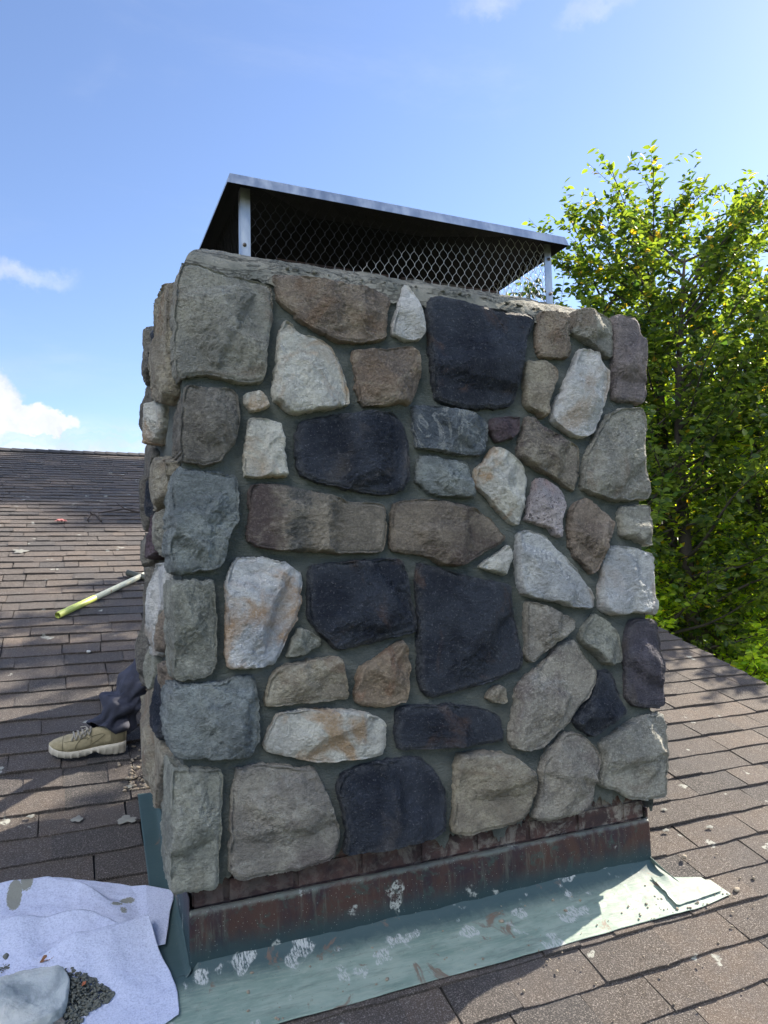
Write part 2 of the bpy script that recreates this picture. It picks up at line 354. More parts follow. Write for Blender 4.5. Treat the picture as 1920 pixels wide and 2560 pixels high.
# stone outlines in millimetres: front face as X,Z pairs; left side as Y,Z pairs
FRONT_STONES=[
 ('greytan','large grey squared stone at the top left corner','L','-30,2084,13,2092,33,2085,64,2076,137,2067,223,2060,244,2041,246,1972,243,1917,226,1855,222,1752,187,1741,155,1731,118,1738,31,1752,-48,1730,-55,1832,-55,1936,-50,2010,-43,2053'),
 ('brown','brown slanted stone below the crown','','252,2089,278,2096,334,2100,403,2101,479,2092,551,2093,613,2086,637,2078,659,2063,648,2020,640,1961,636,1925,590,1909,547,1900,493,1899,452,1900,411,1919,366,1939,332,1955,310,1980,282,1999,269,2019,261,2057'),
 ('white','small white pointed stone at the top','','718,2129,748,2088,768,2049,784,1993,783,1957,765,1934,738,1923,689,1931,662,1947,670,1997,685,2039,699,2081'),
 ('cream','cream shark-fin shaped stone with a rust streak','','284,1944,301,1943,315,1930,331,1910,354,1906,382,1904,417,1891,439,1871,462,1845,476,1812,490,1768,498,1724,501,1685,453,1673,395,1667,355,1653,321,1645,294,1649,272,1675,248,1689,243,1716,252,1765,258,1820,263,1864,270,1909'),
 ('brown','squarish brown stone beside the cream fin-shaped one','','524,1878,633,1885,720,1905,759,1884,761,1828,750,1746,722,1712,645,1697,536,1691,530,1777,520,1838'),
 ('blackrust','largest black stone, rust-stained at its foot','','801,2082,848,2101,915,2097,990,2088,1075,2079,1140,2075,1206,2079,1243,2068,1238,2035,1217,2001,1197,1960,1175,1895,1166,1843,1148,1786,1135,1741,1117,1724,1045,1713,968,1708,901,1710,848,1724,825,1741,811,1790,810,1861,805,1927,802,2016'),
 ('brown','small upright brown stone right of the black top stone','','1267,2093,1328,2100,1382,2097,1397,2072,1394,2019,1398,1954,1385,1924,1319,1921,1266,1925,1254,1953,1259,2018'),
 ('greytan','smooth grey triangular stone near the top right','','1430,2109,1471,2131,1496,2134,1528,2121,1568,2112,1600,2099,1604,2042,1598,1950,1575,1948,1543,1968,1504,1991,1457,2013,1414,2028,1416,2061'),
 ('purplegrey','tall narrow mauve grey stone at the top right corner','R','1618,2118,1678,2125,1737,2121,1752,2085,1757,2024,1760,1948,1763,1859,1759,1798,1740,1776,1698,1787,1631,1782,1598,1793,1609,1908,1616,2009'),
 ('white','leaning white oval stone','','1451,1973,1486,1969,1534,1954,1564,1917,1579,1878,1572,1831,1552,1776,1528,1715,1509,1675,1483,1641,1435,1624,1388,1627,1351,1647,1329,1668,1303,1683,1308,1715,1326,1761,1359,1802,1381,1849,1402,1889,1429,1938'),
 ('tan','small tan wedge stone left of the white oval','','1212,1901,1265,1909,1303,1906,1340,1877,1338,1845,1313,1805,1292,1771,1283,1739,1281,1697,1262,1693,1233,1710,1190,1732,1188,1776,1198,1834,1198,1871'),
 ('bluevein','blue grey stone with pale veins','','733,1699,782,1708,847,1701,907,1695,961,1687,1015,1672,1025,1648,1019,1599,1011,1557,989,1544,941,1539,874,1545,803,1554,751,1557,739,1586,735,1638'),
 ('purple','small dark purple stone','','1054,1680,1108,1684,1158,1689,1157,1655,1148,1624,1111,1604,1065,1591,1051,1613,1035,1637,1039,1661'),
 ('purpletan','cracked tan and mauve wedge below the white oval','','1191,1692,1225,1691,1253,1667,1282,1643,1349,1622,1387,1604,1417,1586,1414,1528,1406,1465,1392,1423,1362,1435,1318,1462,1274,1483,1223,1503,1173,1529,1152,1550,1157,1581,1174,1632,1186,1663'),
 ('greytan','large grey stone on the upper right edge','R','1569,1725,1628,1748,1730,1758,1745,1722,1749,1648,1743,1567,1744,1474,1745,1400,1689,1395,1589,1387,1525,1399,1470,1415,1424,1436,1440,1504,1463,1569,1490,1622,1516,1656,1534,1683,1560,1704'),
 ('darkbrown','chipped dark grey corner stone, second from the top','L','-19,1712,31,1710,72,1708,118,1709,133,1692,138,1650,138,1608,127,1555,111,1523,90,1502,75,1486,35,1474,-5,1478,-37,1482,-38,1547,-34,1629'),
 ('cream','tiny cream stone','','160,1702,186,1709,208,1713,221,1698,239,1670,223,1658,186,1645,170,1649,159,1673'),
 ('cream','small upright white stone with rust at its foot','','167,1625,207,1625,255,1620,272,1616,274,1594,279,1563,283,1509,288,1472,294,1451,280,1444,226,1442,157,1441,152,1468,153,1514,161,1567'),
 ('black','black stone with a pale smudge in the middle','','328,1618,367,1635,494,1658,577,1674,652,1671,691,1643,710,1584,711,1521,709,1450,687,1410,619,1394,553,1400,473,1414,394,1427,336,1447,319,1491,320,1565'),
 ('bluegrey','small plain blue grey stone','','757,1529,808,1531,874,1518,934,1515,943,1488,951,1429,956,1387,909,1393,836,1397,797,1402,772,1419,744,1442,746,1482'),
 ('cream','pale five-sided stone pointing down','','1064,1574,1095,1560,1137,1534,1164,1507,1185,1471,1179,1428,1169,1379,1152,1330,1140,1296,1119,1296,1098,1308,1064,1341,1031,1371,1004,1400,974,1429,966,1465,977,1495,1009,1526,1039,1558'),
 ('pink','speckled pink white stone','','1221,1466,1265,1464,1309,1443,1338,1418,1345,1393,1339,1355,1326,1324,1327,1274,1318,1246,1292,1256,1271,1287,1242,1293,1206,1305,1173,1311,1174,1335,1191,1372,1204,1422'),
 ('bluegrey','large rough blue grey corner stone','L','-54,1453,-35,1462,-20,1454,30,1451,80,1447,126,1441,132,1399,132,1348,130,1306,109,1281,99,1245,93,1205,83,1174,53,1160,3,1159,-40,1147,-57,1167,-62,1197,-67,1222,-64,1266,-61,1346,-61,1406'),
 ('longbrown','long brown stone, mauve at its left end','','168,1416,215,1421,263,1422,301,1416,351,1404,401,1394,458,1381,487,1371,546,1369,615,1365,620,1325,618,1264,611,1219,596,1205,530,1202,454,1204,370,1208,287,1213,223,1221,176,1232,158,1247,161,1296,167,1358'),
 ('brownoval','broad brown oval stone in the middle','','649,1363,704,1379,809,1381,935,1363,1008,1327,1053,1278,1081,1250,1061,1229,984,1197,927,1166,881,1151,819,1168,767,1192,681,1201,636,1212,641,1286'),
 ('brownrough','coarse brown stone tapering down','','1425,1388,1461,1389,1499,1364,1545,1332,1564,1303,1554,1274,1523,1235,1513,1197,1495,1159,1469,1122,1452,1110,1438,1129,1416,1155,1379,1187,1366,1224,1361,1274,1368,1337,1389,1369'),
 ('greytan','small chipped grey stone on the right edge','R','1612,1365,1671,1369,1747,1376,1749,1333,1753,1273,1752,1217,1720,1221,1679,1234,1654,1244,1614,1254,1607,1287,1602,1332'),
 ('whitegrey','large white stone on the right edge','R','1542,1216,1619,1212,1676,1202,1751,1181,1756,1128,1757,1050,1754,985,1748,949,1694,958,1636,961,1562,955,1515,966,1485,996,1493,1058,1504,1109,1511,1159,1525,1197'),
 ('whitegrey','large white stone with a slanting cleft','','1139,1269,1182,1275,1226,1265,1262,1247,1290,1219,1326,1187,1362,1149,1398,1111,1427,1073,1448,1035,1457,997,1445,985,1384,991,1331,1001,1287,1016,1214,1031,1143,1046,1130,1076,1129,1136,1129,1214'),
 ('cream','small white triangular stone','','1094,1227,1104,1209,1104,1167,1091,1149,1079,1116,1034,1128,993,1139,973,1151,1002,1174,1044,1191,1072,1209'),
 ('peach','large white and peach stone near the left edge','','129,1194,155,1196,212,1192,254,1181,287,1170,313,1154,327,1138,326,1085,327,1043,311,1002,289,972,272,932,256,897,240,873,208,863,156,864,106,865,93,874,91,919,94,993,97,1068,92,1114,103,1154,118,1179'),
 ('blackrust','black stone right of the peach one','','363,1169,408,1170,483,1174,541,1179,631,1181,674,1179,686,1151,697,1106,701,1050,712,1011,720,971,720,943,685,934,636,929,582,919,523,906,456,897,426,915,409,934,382,962,360,984,348,1011,353,1069,352,1137'),
 ('blackrust','big squarish black stone in the centre with pale flecks','','732,1162,764,1163,821,1146,879,1130,938,1114,1005,1098,1081,1087,1086,1048,1098,988,1110,940,1121,887,1129,839,1124,792,1102,779,1018,760,944,743,871,735,806,724,774,720,750,732,732,761,724,811,730,894,734,1005,727,1089'),
 ('greengrey','tall greenish grey corner stone','L','-67,1128,-21,1129,55,1131,60,1085,62,1020,66,945,63,876,46,855,-3,844,-51,841,-58,866,-62,953,-67,1050'),
 ('tangrey','five-sided grey tan stone right of the big black one','','1163,1021,1199,1017,1256,999,1314,972,1358,949,1357,921,1333,898,1279,871,1226,838,1189,811,1164,809,1147,832,1153,879,1156,950'),
 ('greengrey','rounded greenish grey pebble-like stone','','1460,966,1490,949,1529,931,1551,898,1564,854,1576,815,1567,784,1523,769,1488,784,1459,817,1421,844,1388,870,1386,895,1403,919,1434,936'),
 ('darkpurple','tall dark slate-coloured stone on the right edge','R','1634,932,1692,939,1750,926,1755,874,1763,809,1771,731,1775,666,1770,609,1752,595,1670,603,1613,621,1591,651,1592,726,1593,808,1611,889'),
 ('tangrey','large diagonal grey tan stone','','1354,876,1376,859,1393,821,1426,788,1454,758,1445,713,1420,679,1379,646,1339,601,1293,564,1264,557,1232,528,1192,509,1143,503,1096,515,1072,538,1080,604,1097,666,1106,718,1143,756,1209,792,1263,836,1309,863'),
 ('greengrey','small grey triangular stone','','319,976,338,970,365,953,390,935,387,917,359,906,331,892,304,889,277,889,291,916,305,951'),
 ('tan','low tan stone with a slanting top','','245,852,282,865,325,867,375,876,431,881,453,876,461,852,469,804,476,761,473,743,417,743,356,741,291,744,227,743,209,749,212,789,223,824'),
 ('orangebrown','orange brown cracked stone','','669,916,684,901,686,863,696,829,690,780,679,716,642,711,600,706,547,715,507,729,502,759,509,800,518,837,551,851,593,869,635,899'),
 ('tan','tiny tan stone sunk in the mortar','','1038,738,1055,728,1060,699,1061,678,1035,678,1002,687,982,700,996,722,1017,734'),
 ('bluegrey','rough blue grey corner stone, second from the bottom','L','-59,828,0,826,81,826,150,841,178,836,184,783,188,700,187,646,168,608,120,600,12,613,-53,628,-71,675,-76,741,-71,793'),
 ('cream','long low white stone with peach stains','','241,716,292,725,396,721,504,704,568,683,603,658,601,599,588,550,485,555,378,557,304,580,211,609,204,637,219,670'),
 ('blackrust','long low black stone','','653,697,700,700,820,691,944,673,1035,636,1042,589,1046,549,994,547,921,548,815,552,712,560,654,561,636,610,644,668'),
 ('black','small black stone pointing up','','1466,751,1510,751,1528,725,1537,687,1559,648,1576,609,1554,580,1498,561,1457,535,1418,524,1382,549,1349,576,1343,595,1386,621,1426,666,1445,713'),
 ('greengrey','tall grey stone at the bottom left corner','L','-63,595,-23,590,15,583,73,578,81,548,78,510,72,453,70,382,67,311,67,264,56,242,13,243,-24,244,-69,252,-71,312,-71,405,-70,498,-68,553'),
 ('tangrey','widest tan stone of the bottom row','','123,571,148,573,184,576,225,571,277,559,325,548,358,541,368,520,389,481,405,439,421,396,434,363,440,326,429,288,401,262,352,253,299,250,231,253,170,254,125,253,110,263,98,286,99,353,102,424,107,496,115,543'),
 ('black','black stone of the bottom row','','442,504,500,525,580,536,678,539,728,525,778,482,810,425,812,365,806,292,762,270,670,270,589,269,510,269,455,271,465,332,451,404,437,462'),
 ('tan','rounded tan stone of the bottom row','','858,525,938,527,1030,512,1104,479,1159,433,1167,392,1150,316,1113,275,1037,263,946,262,892,256,840,272,836,302,848,390,846,451'),
 ('tangrey','grey tan stone with a peaked top in the bottom row','','1251,513,1301,546,1350,545,1398,516,1445,467,1448,427,1431,389,1417,328,1409,282,1374,264,1324,256,1247,256,1181,259,1164,273,1175,316,1192,375,1190,436,1211,471'),
 ('greytan','large grey stone at the bottom right corner','R','1489,507,1567,541,1658,569,1762,576,1768,502,1763,364,1753,262,1671,260,1583,278,1520,315,1448,346,1462,402,1474,434,1462,485'),
]
SIDE_STONES=[
 ('tan','rugged tan stone high on the left side','S','-33,2052,-8,2006,-12,1835,-15,1750,22,1709,112,1687,251,1729,406,1783,474,1855,473,1915,388,1971,340,2034,323,2095,189,2077,79,2073'),
 ('darkbrown','dark stone at the far top of the left side','S','508,2048,544,1997,581,1923,738,1885,958,1910,997,1985,998,2081,1008,2156,824,2128'),
 ('black','narrow black stone high on the left side','S','385,2037,405,1976,480,1937,495,1852,545,1856,530,1993,473,2037'),
 ('cream','pale bulging stone on the left side','S','374,1762,251,1714,312,1644,391,1609,619,1637,738,1676,738,1745,658,1772,509,1774'),
 ('darkbrown','','S','738,1877,545,1811,619,1785,738,1780,758,1670,971,1683,1014,1751,977,1895'),
 ('tan','','S','425,1538,493,1488,459,1405,409,1370,255,1357,90,1388,52,1434,-10,1460,14,1496,283,1544'),
 ('darkbrown','','S','957,1682,1027,1552,1041,1459,1030,1365,954,1319,737,1388,705,1513,545,1595'),
 ('black','narrow black stone halfway up the left side','S','469,1524,650,1506,729,1430,697,1385,546,1355,504,1409,503,1489'),
 ('purple','mauve stone on the left side','S','469,1367,285,1341,316,1281,347,1215,512,1204,565,1233,565,1294,564,1342'),
 ('greytan','','S','91,1357,212,1346,285,1297,325,1226,257,1209,146,1210,119,1243,67,1268,61,1341'),
 ('darkbrown','','S','1010,1317,1048,1249,1048,1179,938,1110,841,1103,737,1175,601,1202,601,1263,778,1305'),
 ('darkbrown','','S','583,1174,725,1142,807,1068,844,959,806,880,584,894,526,1016,395,1115,292,1188'),
 ('white','tall white sliver of stone on the left side','S','257,1195,173,1169,147,1117,188,1065,259,1009,289,918,320,880,479,872,523,938,523,997,421,1077,348,1141'),
 ('brown','','S','216,1057,140,1015,141,958,198,919,255,890,274,955'),
 ('darkbrown','','S','871,1067,1070,993,1104,898,1195,797,1280,725,1142,704,776,744,705,872,861,893'),
 ('brown','','S','99,868,113,800,152,768,220,769,205,822,164,878'),
 ('tan','large tan slab low on the left side','S','1091,665,1140,580,1089,506,903,488,640,402,482,374,385,356,348,420,265,510,155,579,293,584,549,615,566,690,531,749,776,725'),
 ('black','long dark blue stone low on the left side','S','473,779,507,699,507,630,415,602,264,610,235,671,184,748,184,799,320,842'),
 ('greengrey','','S','736,861,513,892,462,847,548,741,736,724'),
]
# ------------------------------------------------------------------ the stone chimney
def chaikin(P, n=2, q=.22):
    for _ in range(n):
        N = np.roll(P, -1, 0); P = np.stack([P * (1 - q) + N * q, P * q + N * (1 - q)], 1).reshape(-1, 2)
    return P
def resample(P, n):
    Q = np.vstack([P, P[:1]]); d = np.r_[0, np.cumsum(np.linalg.norm(np.diff(Q, axis=0), axis=1))]
    t = np.linspace(0, d[-1], n, endpoint=False)
    return np.stack([np.interp(t, d, Q[:, 0]), np.interp(t, d, Q[:, 1])], 1), d[-1]
def seg_dist(P, Q):
    out = np.full(len(P), 9.0); A = Q; B = np.roll(Q, -1, 0)
    for a, b in zip(A, B):
        ab = b - a; t = np.clip(((P - a) @ ab) / (ab @ ab + 1e-12), 0, 1)
        out = np.minimum(out, np.linalg.norm(P - a - t[:, None] * ab, axis=1))
    return out
def chips(UV, r, cell, tilt, off, cone, warp=.28):
    """overlapping shell-like fracture scars: lower envelope of tilted cones"""
    lo, hi = UV.min(0) - cell, UV.max(0) + cell; n = int(max(3, (hi - lo).prod() / cell ** 2))
    Pk = lo + r.random((n, 2)) * (hi - lo); G = r.normal(size=(n, 2)) * tilt; O = r.uniform(0, off, n)
    q = UV + np.stack([fbm(np.c_[UV / cell * .9, UV[:, 0] * 0 + 3.3], 3), fbm(np.c_[UV / cell * .9, UV[:, 0] * 0 + 8.1], 3)], 1) * cell * warp
    out = np.full(len(UV), 9.0); sec = out.copy()
    for p, g_, o_ in zip(Pk, G, O):
        dd = q - p; z = o_ + dd @ g_ + cone * np.sqrt((dd ** 2).sum(1))
        sec = np.minimum(sec, np.maximum(out, z)); out = np.minimum(out, z)
    global RIDGE
    RIDGE = sec - out
    return out
def stone_shape(P, seed, thick=.030, R=.010, back=.035, cell=.0038, facet=1.0, rough=1.0):
    """rough split-faced stone over an outline; returns local u, v, h, rim distance and faces"""
    r = np.random.default_rng(seed)
    P = chaikin(np.asarray(P, float), 1, .16)
    n = int(np.clip(np.linalg.norm(np.roll(P, -1, 0) - P, axis=1).sum() / cell, 70, 330))
    P, per = resample(P, n)
    c = (P.max(0) + P.min(0)) / 2
    dv = P - c; ln = np.linalg.norm(dv, axis=1)[:, None]
    nn = fbm(np.c_[P * 22, np.full(n, seed)], 2, .6) * .0046 + ridged(np.c_[P * 55, np.full(n, seed + 3)], 3, .6) * .0028 * rough - .0015
    P = P + dv / ln * nn[:, None]
    rad = ln.mean(); m = int(np.clip(rad / cell * 1.1, 14, 64))
    t = np.linspace(0, 1, m + 1)[1:]; t = 1 - (1 - t) ** 1.25
    UV = (c + t[:, None, None] * (P - c)[None]).reshape(-1, 2)
    UV = np.vstack([[c], UV])
    Q, _ = resample(P, min(n, 110)); e = seg_dist(UV, Q); e[-n:] = 0
    p3 = np.c_[UV, np.full(len(UV), seed * .37)]
    # edge: sharp in places, broken back in others
    Rv = R * (.34 + 1.8 * np.clip(fbm(p3 * 9 + 4.4, 3) * 1.2, 0, 1))
    e2 = np.clip(e / Rv, 0, 1)
    h = thick * (1 - (1 - e2) ** 2.4) ** .62
    inner = np.clip(e / .012, 0, 1)
    pl = np.full(len(UV), 1.0)
    for k in range(5):
        a = r.uniform(0, 2 * math.pi); gr = np.array([math.cos(a), math.sin(a)]) * r.uniform(.10, .38)
        pl = np.minimum(pl, r.uniform(.002, .018) + (UV - c) @ gr)
    md = lambda q: q - np.median(q)
    f_ = np.clip(md(pl), -.022, .016) * .80 * facet
    f_ = f_ + np.clip(md(chips(UV, r, .060, .19, .012, .28)), -.022, .022) * .92 * facet; ridge_pale = np.exp(-(RIDGE / .0016) ** 1.2)
    f_ = f_ + np.clip(md(chips(UV, r, .022, .24, .005, .32)), -.008, .008) * 1.35 * rough; ridge_pale = np.maximum(ridge_pale, .55 * np.exp(-(RIDGE / .0010) ** 1.2))
    f_ = f_ + (fbm(p3 * 40, 4, .62) * .0034 + (md(ridged(p3 * np.array([60, 95, 1]), 3, .6))) * .0020) * rough
    f_ -= np.percentile(f_, 55)
    f_ = np.where(f_ > .012, .012 + (f_ - .012) * .4, f_)
    h += f_ * np.clip(e / .006, .0, 1)
    h = np.where(e < 1e-6, 0, np.maximum(h, .003 + .35 * thick * np.clip(e / .012, 0, 1)))
    V = [np.c_[UV, h]]; rim = [e]; ridge_pale = ridge_pale * np.clip(e / .006, 0, 1)
    F = [(0, 1 + (j + 1) % n, 1 + j) for j in range(n)]
    i = np.arange(m - 1)[:, None] * n; j = np.arange(n)[None]; j2 = (j + 1) % n
    F += np.stack([1 + i + j, 1 + i + j2, 1 + i + n + j2, 1 + i + n + j], -1).reshape(-1, 4).tolist()
    last = 1 + (m - 1) * n
    k = max(3, int(back / .0055)); O = P
    for s in range(1, k + 1):
        z = -back * s / k
        w = fbm(np.c_[O * 26, np.full(n, z * 34 + seed)], 4, .6) * .0045 * min(1, s / 2) + ridged(np.c_[O * 40, np.full(n, z * 90 + seed)], 3, .6) * .0018 * rough - .002 * s / k
        V.append(np.c_[O + dv / ln * w[:, None], np.full(n, z)]); rim.append(np.zeros(n))
        a0 = last + (s - 1) * n; jj = np.arange(n); j3 = (jj + 1) % n
        F += np.stack([a0 + jj, a0 + j3, a0 + n + j3, a0 + n + jj], -1).tolist()
    rim = np.concatenate(rim); ridge_pale = np.r_[ridge_pale, np.zeros(len(rim) - len(ridge_pale))]
    return np.vstack(V), {'rim': rim, 'ridge_pale': ridge_pale}, F

chim = tag(empty('stone_chimney', (W / 2, DEP / 2, SL * DEP / 2)),
           'wide chimney faced in multicoloured rough stone with grey mortar joints, standing on the shingle roof', 'chimney')
polys = []
SMOOTHP = {'white': .6, 'cream': .7, 'whitegrey': .8, 'tan': .85, 'pink': .8, 'brownrough': 1.5, 'bluegrey': 1.35, 'greengrey': 1.0}
for k, (pal, lab, fl, pts) in enumerate(FRONT_STONES):
    P = np.array([float(x) for x in pts.split(',')]).reshape(-1, 2) / 1000; polys.append(P)
    size = min(np.ptp(P[:, 0]), np.ptp(P[:, 1]))
    th = min(.030, .014 + size * .07); R_ = min(.012, .006 + size * .03)
    V, rim, F = stone_shape(P, 11 + k, th, R_, {'L': .17, 'R': .19}.get(fl, .038), facet=1.15 if size > .12 else .7, rough=SMOOTHP.get(pal, 1.0))
    Y = -.050 - V[:, 2]
    o = under(mesh('stone', np.c_[V[:, 0], Y, V[:, 1]], F, SM[pal], attrs=rim), chim)
    o['label'] = lab
for side in (0, 1):
    for k, (pal, lab, fl, pts) in enumerate(SIDE_STONES):
        P = np.array([float(x) for x in pts.split(',')]).reshape(-1, 2) / 1000
        y = P[:, 0]; P[:, 0] = np.clip(np.where(y > .5, .5 + (y - .5) * .60, y), .02, .90)
        if side: P[:, 1] = np.minimum(P[:, 1], 2.06)
        low = SL * P[:, 0] + (.15 if not side else .12); P[:, 1] = np.maximum(P[:, 1], low)
        th = (.030, .020, .018, .034, .022, .034, .022, .014, .026, .026, .022, .026, .034, .016, .030, .016, .026, .016, .020)[k] * .95
        V, rim, F = stone_shape(P, 91 + k + 40 * side, th, .008, .05, facet=.85, cell=.0055, rough=1.3)
        X = -.050 - V[:, 2] if not side else W + .050 + V[:, 2]
        o = under(mesh('stone', np.c_[X, V[:, 0], V[:, 1]], F, SM[pal], attrs=rim), chim)
        if lab and not side: o['label'] = lab
# mortar bed: a rounded box of pointed mortar, ragged at its foot
def bed(name, P0, U, N, nu, nv, zb, zt, seed, amp=.0035, width=1.0):
    us = np.linspace(0, 1, nu); V = []
    ww = np.linspace(0, 1, nv)
    A, B = np.meshgrid(us, ww, indexing='ij'); A = A.ravel(); B = B.ravel()
    x = A * width
    base = np.array([zb(t) for t in us]).repeat(nv)
    rag = fbm(np.c_[A * width * 9, np.zeros_like(A), np.full_like(A, seed)], 5, .75) * .042
    z = base + rag + (zt - base - rag) * B
    p = np.c_[x * 9, z * 9, np.full_like(x, seed)]
    d = fbm(p, 4, .55) * amp * 1.6 + pnoise(np.c_[x * 30, z * 140, x * 0 + seed]) * .0012
    d -= np.exp(-B * 60) * .012
    P = np.array(P0)[None] + np.outer(x, U) + np.outer(d, N); P[:, 2] = z
    return P, gridF(nu, nv)
parts = []
for P0, U, N, wd, nu, zb in (((-.030, -.033, 0), (1, 0, 0), (0, -1, 0), W + .06, 330, lambda t: .262 + .012 * math.sin(t * 9)),
                             ((-.030, DEP + .02, 0), (0, -1, 0), (-1, 0, 0), DEP + .05, 120, lambda t: .24 + SL * DEP * (1 - t)),
                             ((W + .030, -.033, 0), (0, 1, 0), (1, 0, 0), DEP + .05, 90, lambda t: .22 + SL * DEP * t),
                             ((W + .030, DEP + .02, 0), (-1, 0, 0), (0, 1, 0), W + .06, 90, lambda t: .24 + SL * DEP)):
    parts.append(bed('m', P0, U, N, nu, 300 if nu > 100 else 90, zb, 2.10, nu, width=wd))
Vs = []; Fs = []; off = 0
for P, F in parts: Vs.append(P); Fs.append(F + off); off += len(P)
mesh_m = under(mesh('mortar_bed', np.vstack(Vs), np.vstack(Fs), M_MORTAR), chim)
# inner shaft with the brick course that shows under the stones
b = MB(); b.box((.006, .006, -.30), (W - .006, DEP - .006, 2.06)); under(b.build('shaft', M_BRICK, smooth=False), chim)
b = MB(); R = random.Random(5)
for face in range(3):
    L = W if face == 0 else DEP
    for row in range(10):
        z = .112 + row * .071; x = -.11 * (row % 2)
        while x < L:
            a, c = max(x, 0), min(x + .203, L)
            jj = R.uniform(-.002, .002)
            if c - a > .03:
                if face == 0 and z < .40: b.box((a + .004, -.002 + jj, z), (c - .004, .03, z + .060), .0012, R)
                if face == 1 and z > SL * a - .1: b.box((-.001 + jj, a + .004, z), (.03, c - .004, z + .060), .0012, R)
                if face == 2 and z > SL * a - .1: b.box((W - .03, a + .004, z), (W + .001 + jj, c - .004, z + .060), .0012, R)
            x += .213
under(b.build('brick_base', M_BRICK, smooth=False), chim)
# mortar crown (wash) sloping up to the cap, with crumbly edges
nu, nv = 300, 130
xs = np.linspace(-.030, W + .052, nu); ys = np.linspace(-.046, DEP + .035, nv)
A, B = np.meshgrid(xs, ys, indexing='ij'); x = A.ravel(); y = B.ravel()
x = x + fbm(np.c_[x * 0, y * 14, x * 0 + 2], 3) * .008 * (np.abs(x - W / 2) > W / 2 - .02)
y = y + fbm(np.c_[x * 12, y * 0, x * 0 + 3], 4) * .005 * (y < .0)
d = np.minimum(np.minimum(x + .036, (W + .058) - x), np.minimum(y + .052, DEP + .04 - y))
d = np.clip(d, 0, 1)
p = np.c_[x, y, x * 0]
ht = 2.015 + .121 * (1 - np.exp(-d / .013)) + .50 * np.minimum(d, .11) + .05 * np.clip(d - .11, 0, .2)
ht -= np.clip((x - .95) / .75, 0, 1) ** 1.4 * .058 * np.exp(-np.maximum(d - .02, 0) / .12)
ht += fbm(p * 5, 4) * .007 + fbm(p * 30, 4, .6) * .0035 + np.clip(fbm(p * 11, 3) - .25, 0, 1) * .010
V = np.c_[x, y, ht]
b = MB(); F = gridF(nu, nv)
o = under(mesh('mortar_crown', V, F, M_CROWN), chim)
# crumbs left along the crown's front edge
def rock(R, s, n=7):
    """an irregular little lump as vertices and faces"""
    V = []; F = []
    for i in range(1, 4):
        for k in range(n):
            a = 2 * math.pi * k / n + R.uniform(-.25, .25); t = math.pi * i / 4; q = R.uniform(.72, 1.15)
            V.append((math.sin(t) * math.cos(a) * q * s[0], math.sin(t) * math.sin(a) * q * s[1], math.cos(t) * q * s[2]))
    V += [(0, 0, s[2] * R.uniform(.7, 1)), (0, 0, -s[2])]
    for i in range(2):
        for k in range(n): F.append((i * n + k, (i + 1) * n + k, (i + 1) * n + (k + 1) % n, i * n + (k + 1) % n))
    F += [(3 * n, k, (k + 1) % n) for k in range(n)] + [(3 * n + 1, 2 * n + (k + 1) % n, 2 * n + k) for k in range(n)]
    return V, F
def put_rock(b, R, c, s):
    V, F = rock(R, (s * R.uniform(.8, 1.3), s * R.uniform(.7, 1.1), s * R.uniform(.45, .8))); a = R.uniform(0, 6.28)
    ca, sa = math.cos(a), math.sin(a)
    b.add([(c[0] + x * ca - y * sa, c[1] + x * sa + y * ca, c[2] + z) for x, y, z in V], F)
b = MB(); R = random.Random(8)
for k in range(150):
    xx = R.uniform(.3, 1.7); put_rock(b, R, (xx, -.040 + R.uniform(0, .03), 2.128 - .05 * max(0, (xx - .95) / .75) ** 1.4), R.uniform(.003, .008))
under(tag(b.build('crown_crumbs', M_CROWN), kind='stuff'), chim)
# clay flue behind the cap's mesh, on brick corbels
b = MB()
for x0, x1 in ((.36, .78), (.86, 1.28)):
    for q in range(4):
        aa = ((x0, .26), (x1, .26), (x1, .62), (x0, .62)); p0, p1 = aa[q], aa[(q + 1) % 4]
        lo = (min(p0[0], p1[0]) - .012, min(p0[1], p1[1]) - .012, 2.12); hi = (max(p0[0], p1[0]) + .012, max(p0[1], p1[1]) + .012, 2.285)
        b.box(lo, hi, .001)
under(b.build('flue', M_BRICK, smooth=False), chim)

# ------------------------------------------------------------------ chimney cap
cap = tag(empty('chimney_cap', (.77, .40, 2.19)), 'galvanised chimney cap with sooty underside and diamond mesh sides, on the stone chimney', 'chimney cap')
X0, X1, Y0, Y1, ZT = .116, 1.432, -.028, .82, 2.421
def ringpts(inset, z, n=24):
    r = .018; P = []
    return [(X0 + inset, Y0 + inset, z), (X1 - inset, Y0 + inset, z), (X1 - inset, Y1 - inset, z), (X0 + inset, Y1 - inset, z)]
# lid: flared lip, flange, hip slopes; outer skin galvanised
def lid(off):
    rows = [ringpts(-.004 + off, ZT - .036), ringpts(0 + off, ZT - .018), ringpts(.006 + off, ZT - off * .8), ringpts(.032, ZT + .012 - off), ringpts(.30, ZT + .085 - off)]
    V = [p for r in rows for p in r]
    V += [(X0 + .42, .396, ZT + .12 - off), (X1 - .42, .396, ZT + .12 - off)]
    F = []
    for i in range(4):
        for k in range(4): F.append((i * 4 + k, i * 4 + (k + 1) % 4, i * 4 + 4 + (k + 1) % 4, i * 4 + 4 + k))
    F += [(16, 17, 21, 20), (17, 18, 21), (18, 19, 20, 21), (19, 16, 20)]
    return V, F
b = MB(); V, F = lid(0); b.add(V, F); o = under(b.build('hood', M_GALV, smooth=False), cap)
b = MB(); V, F = lid(.0022); b.add(V, [q[::-1] for q in F]); under(b.build('hood_lining', M_SOOT, smooth=False), cap)
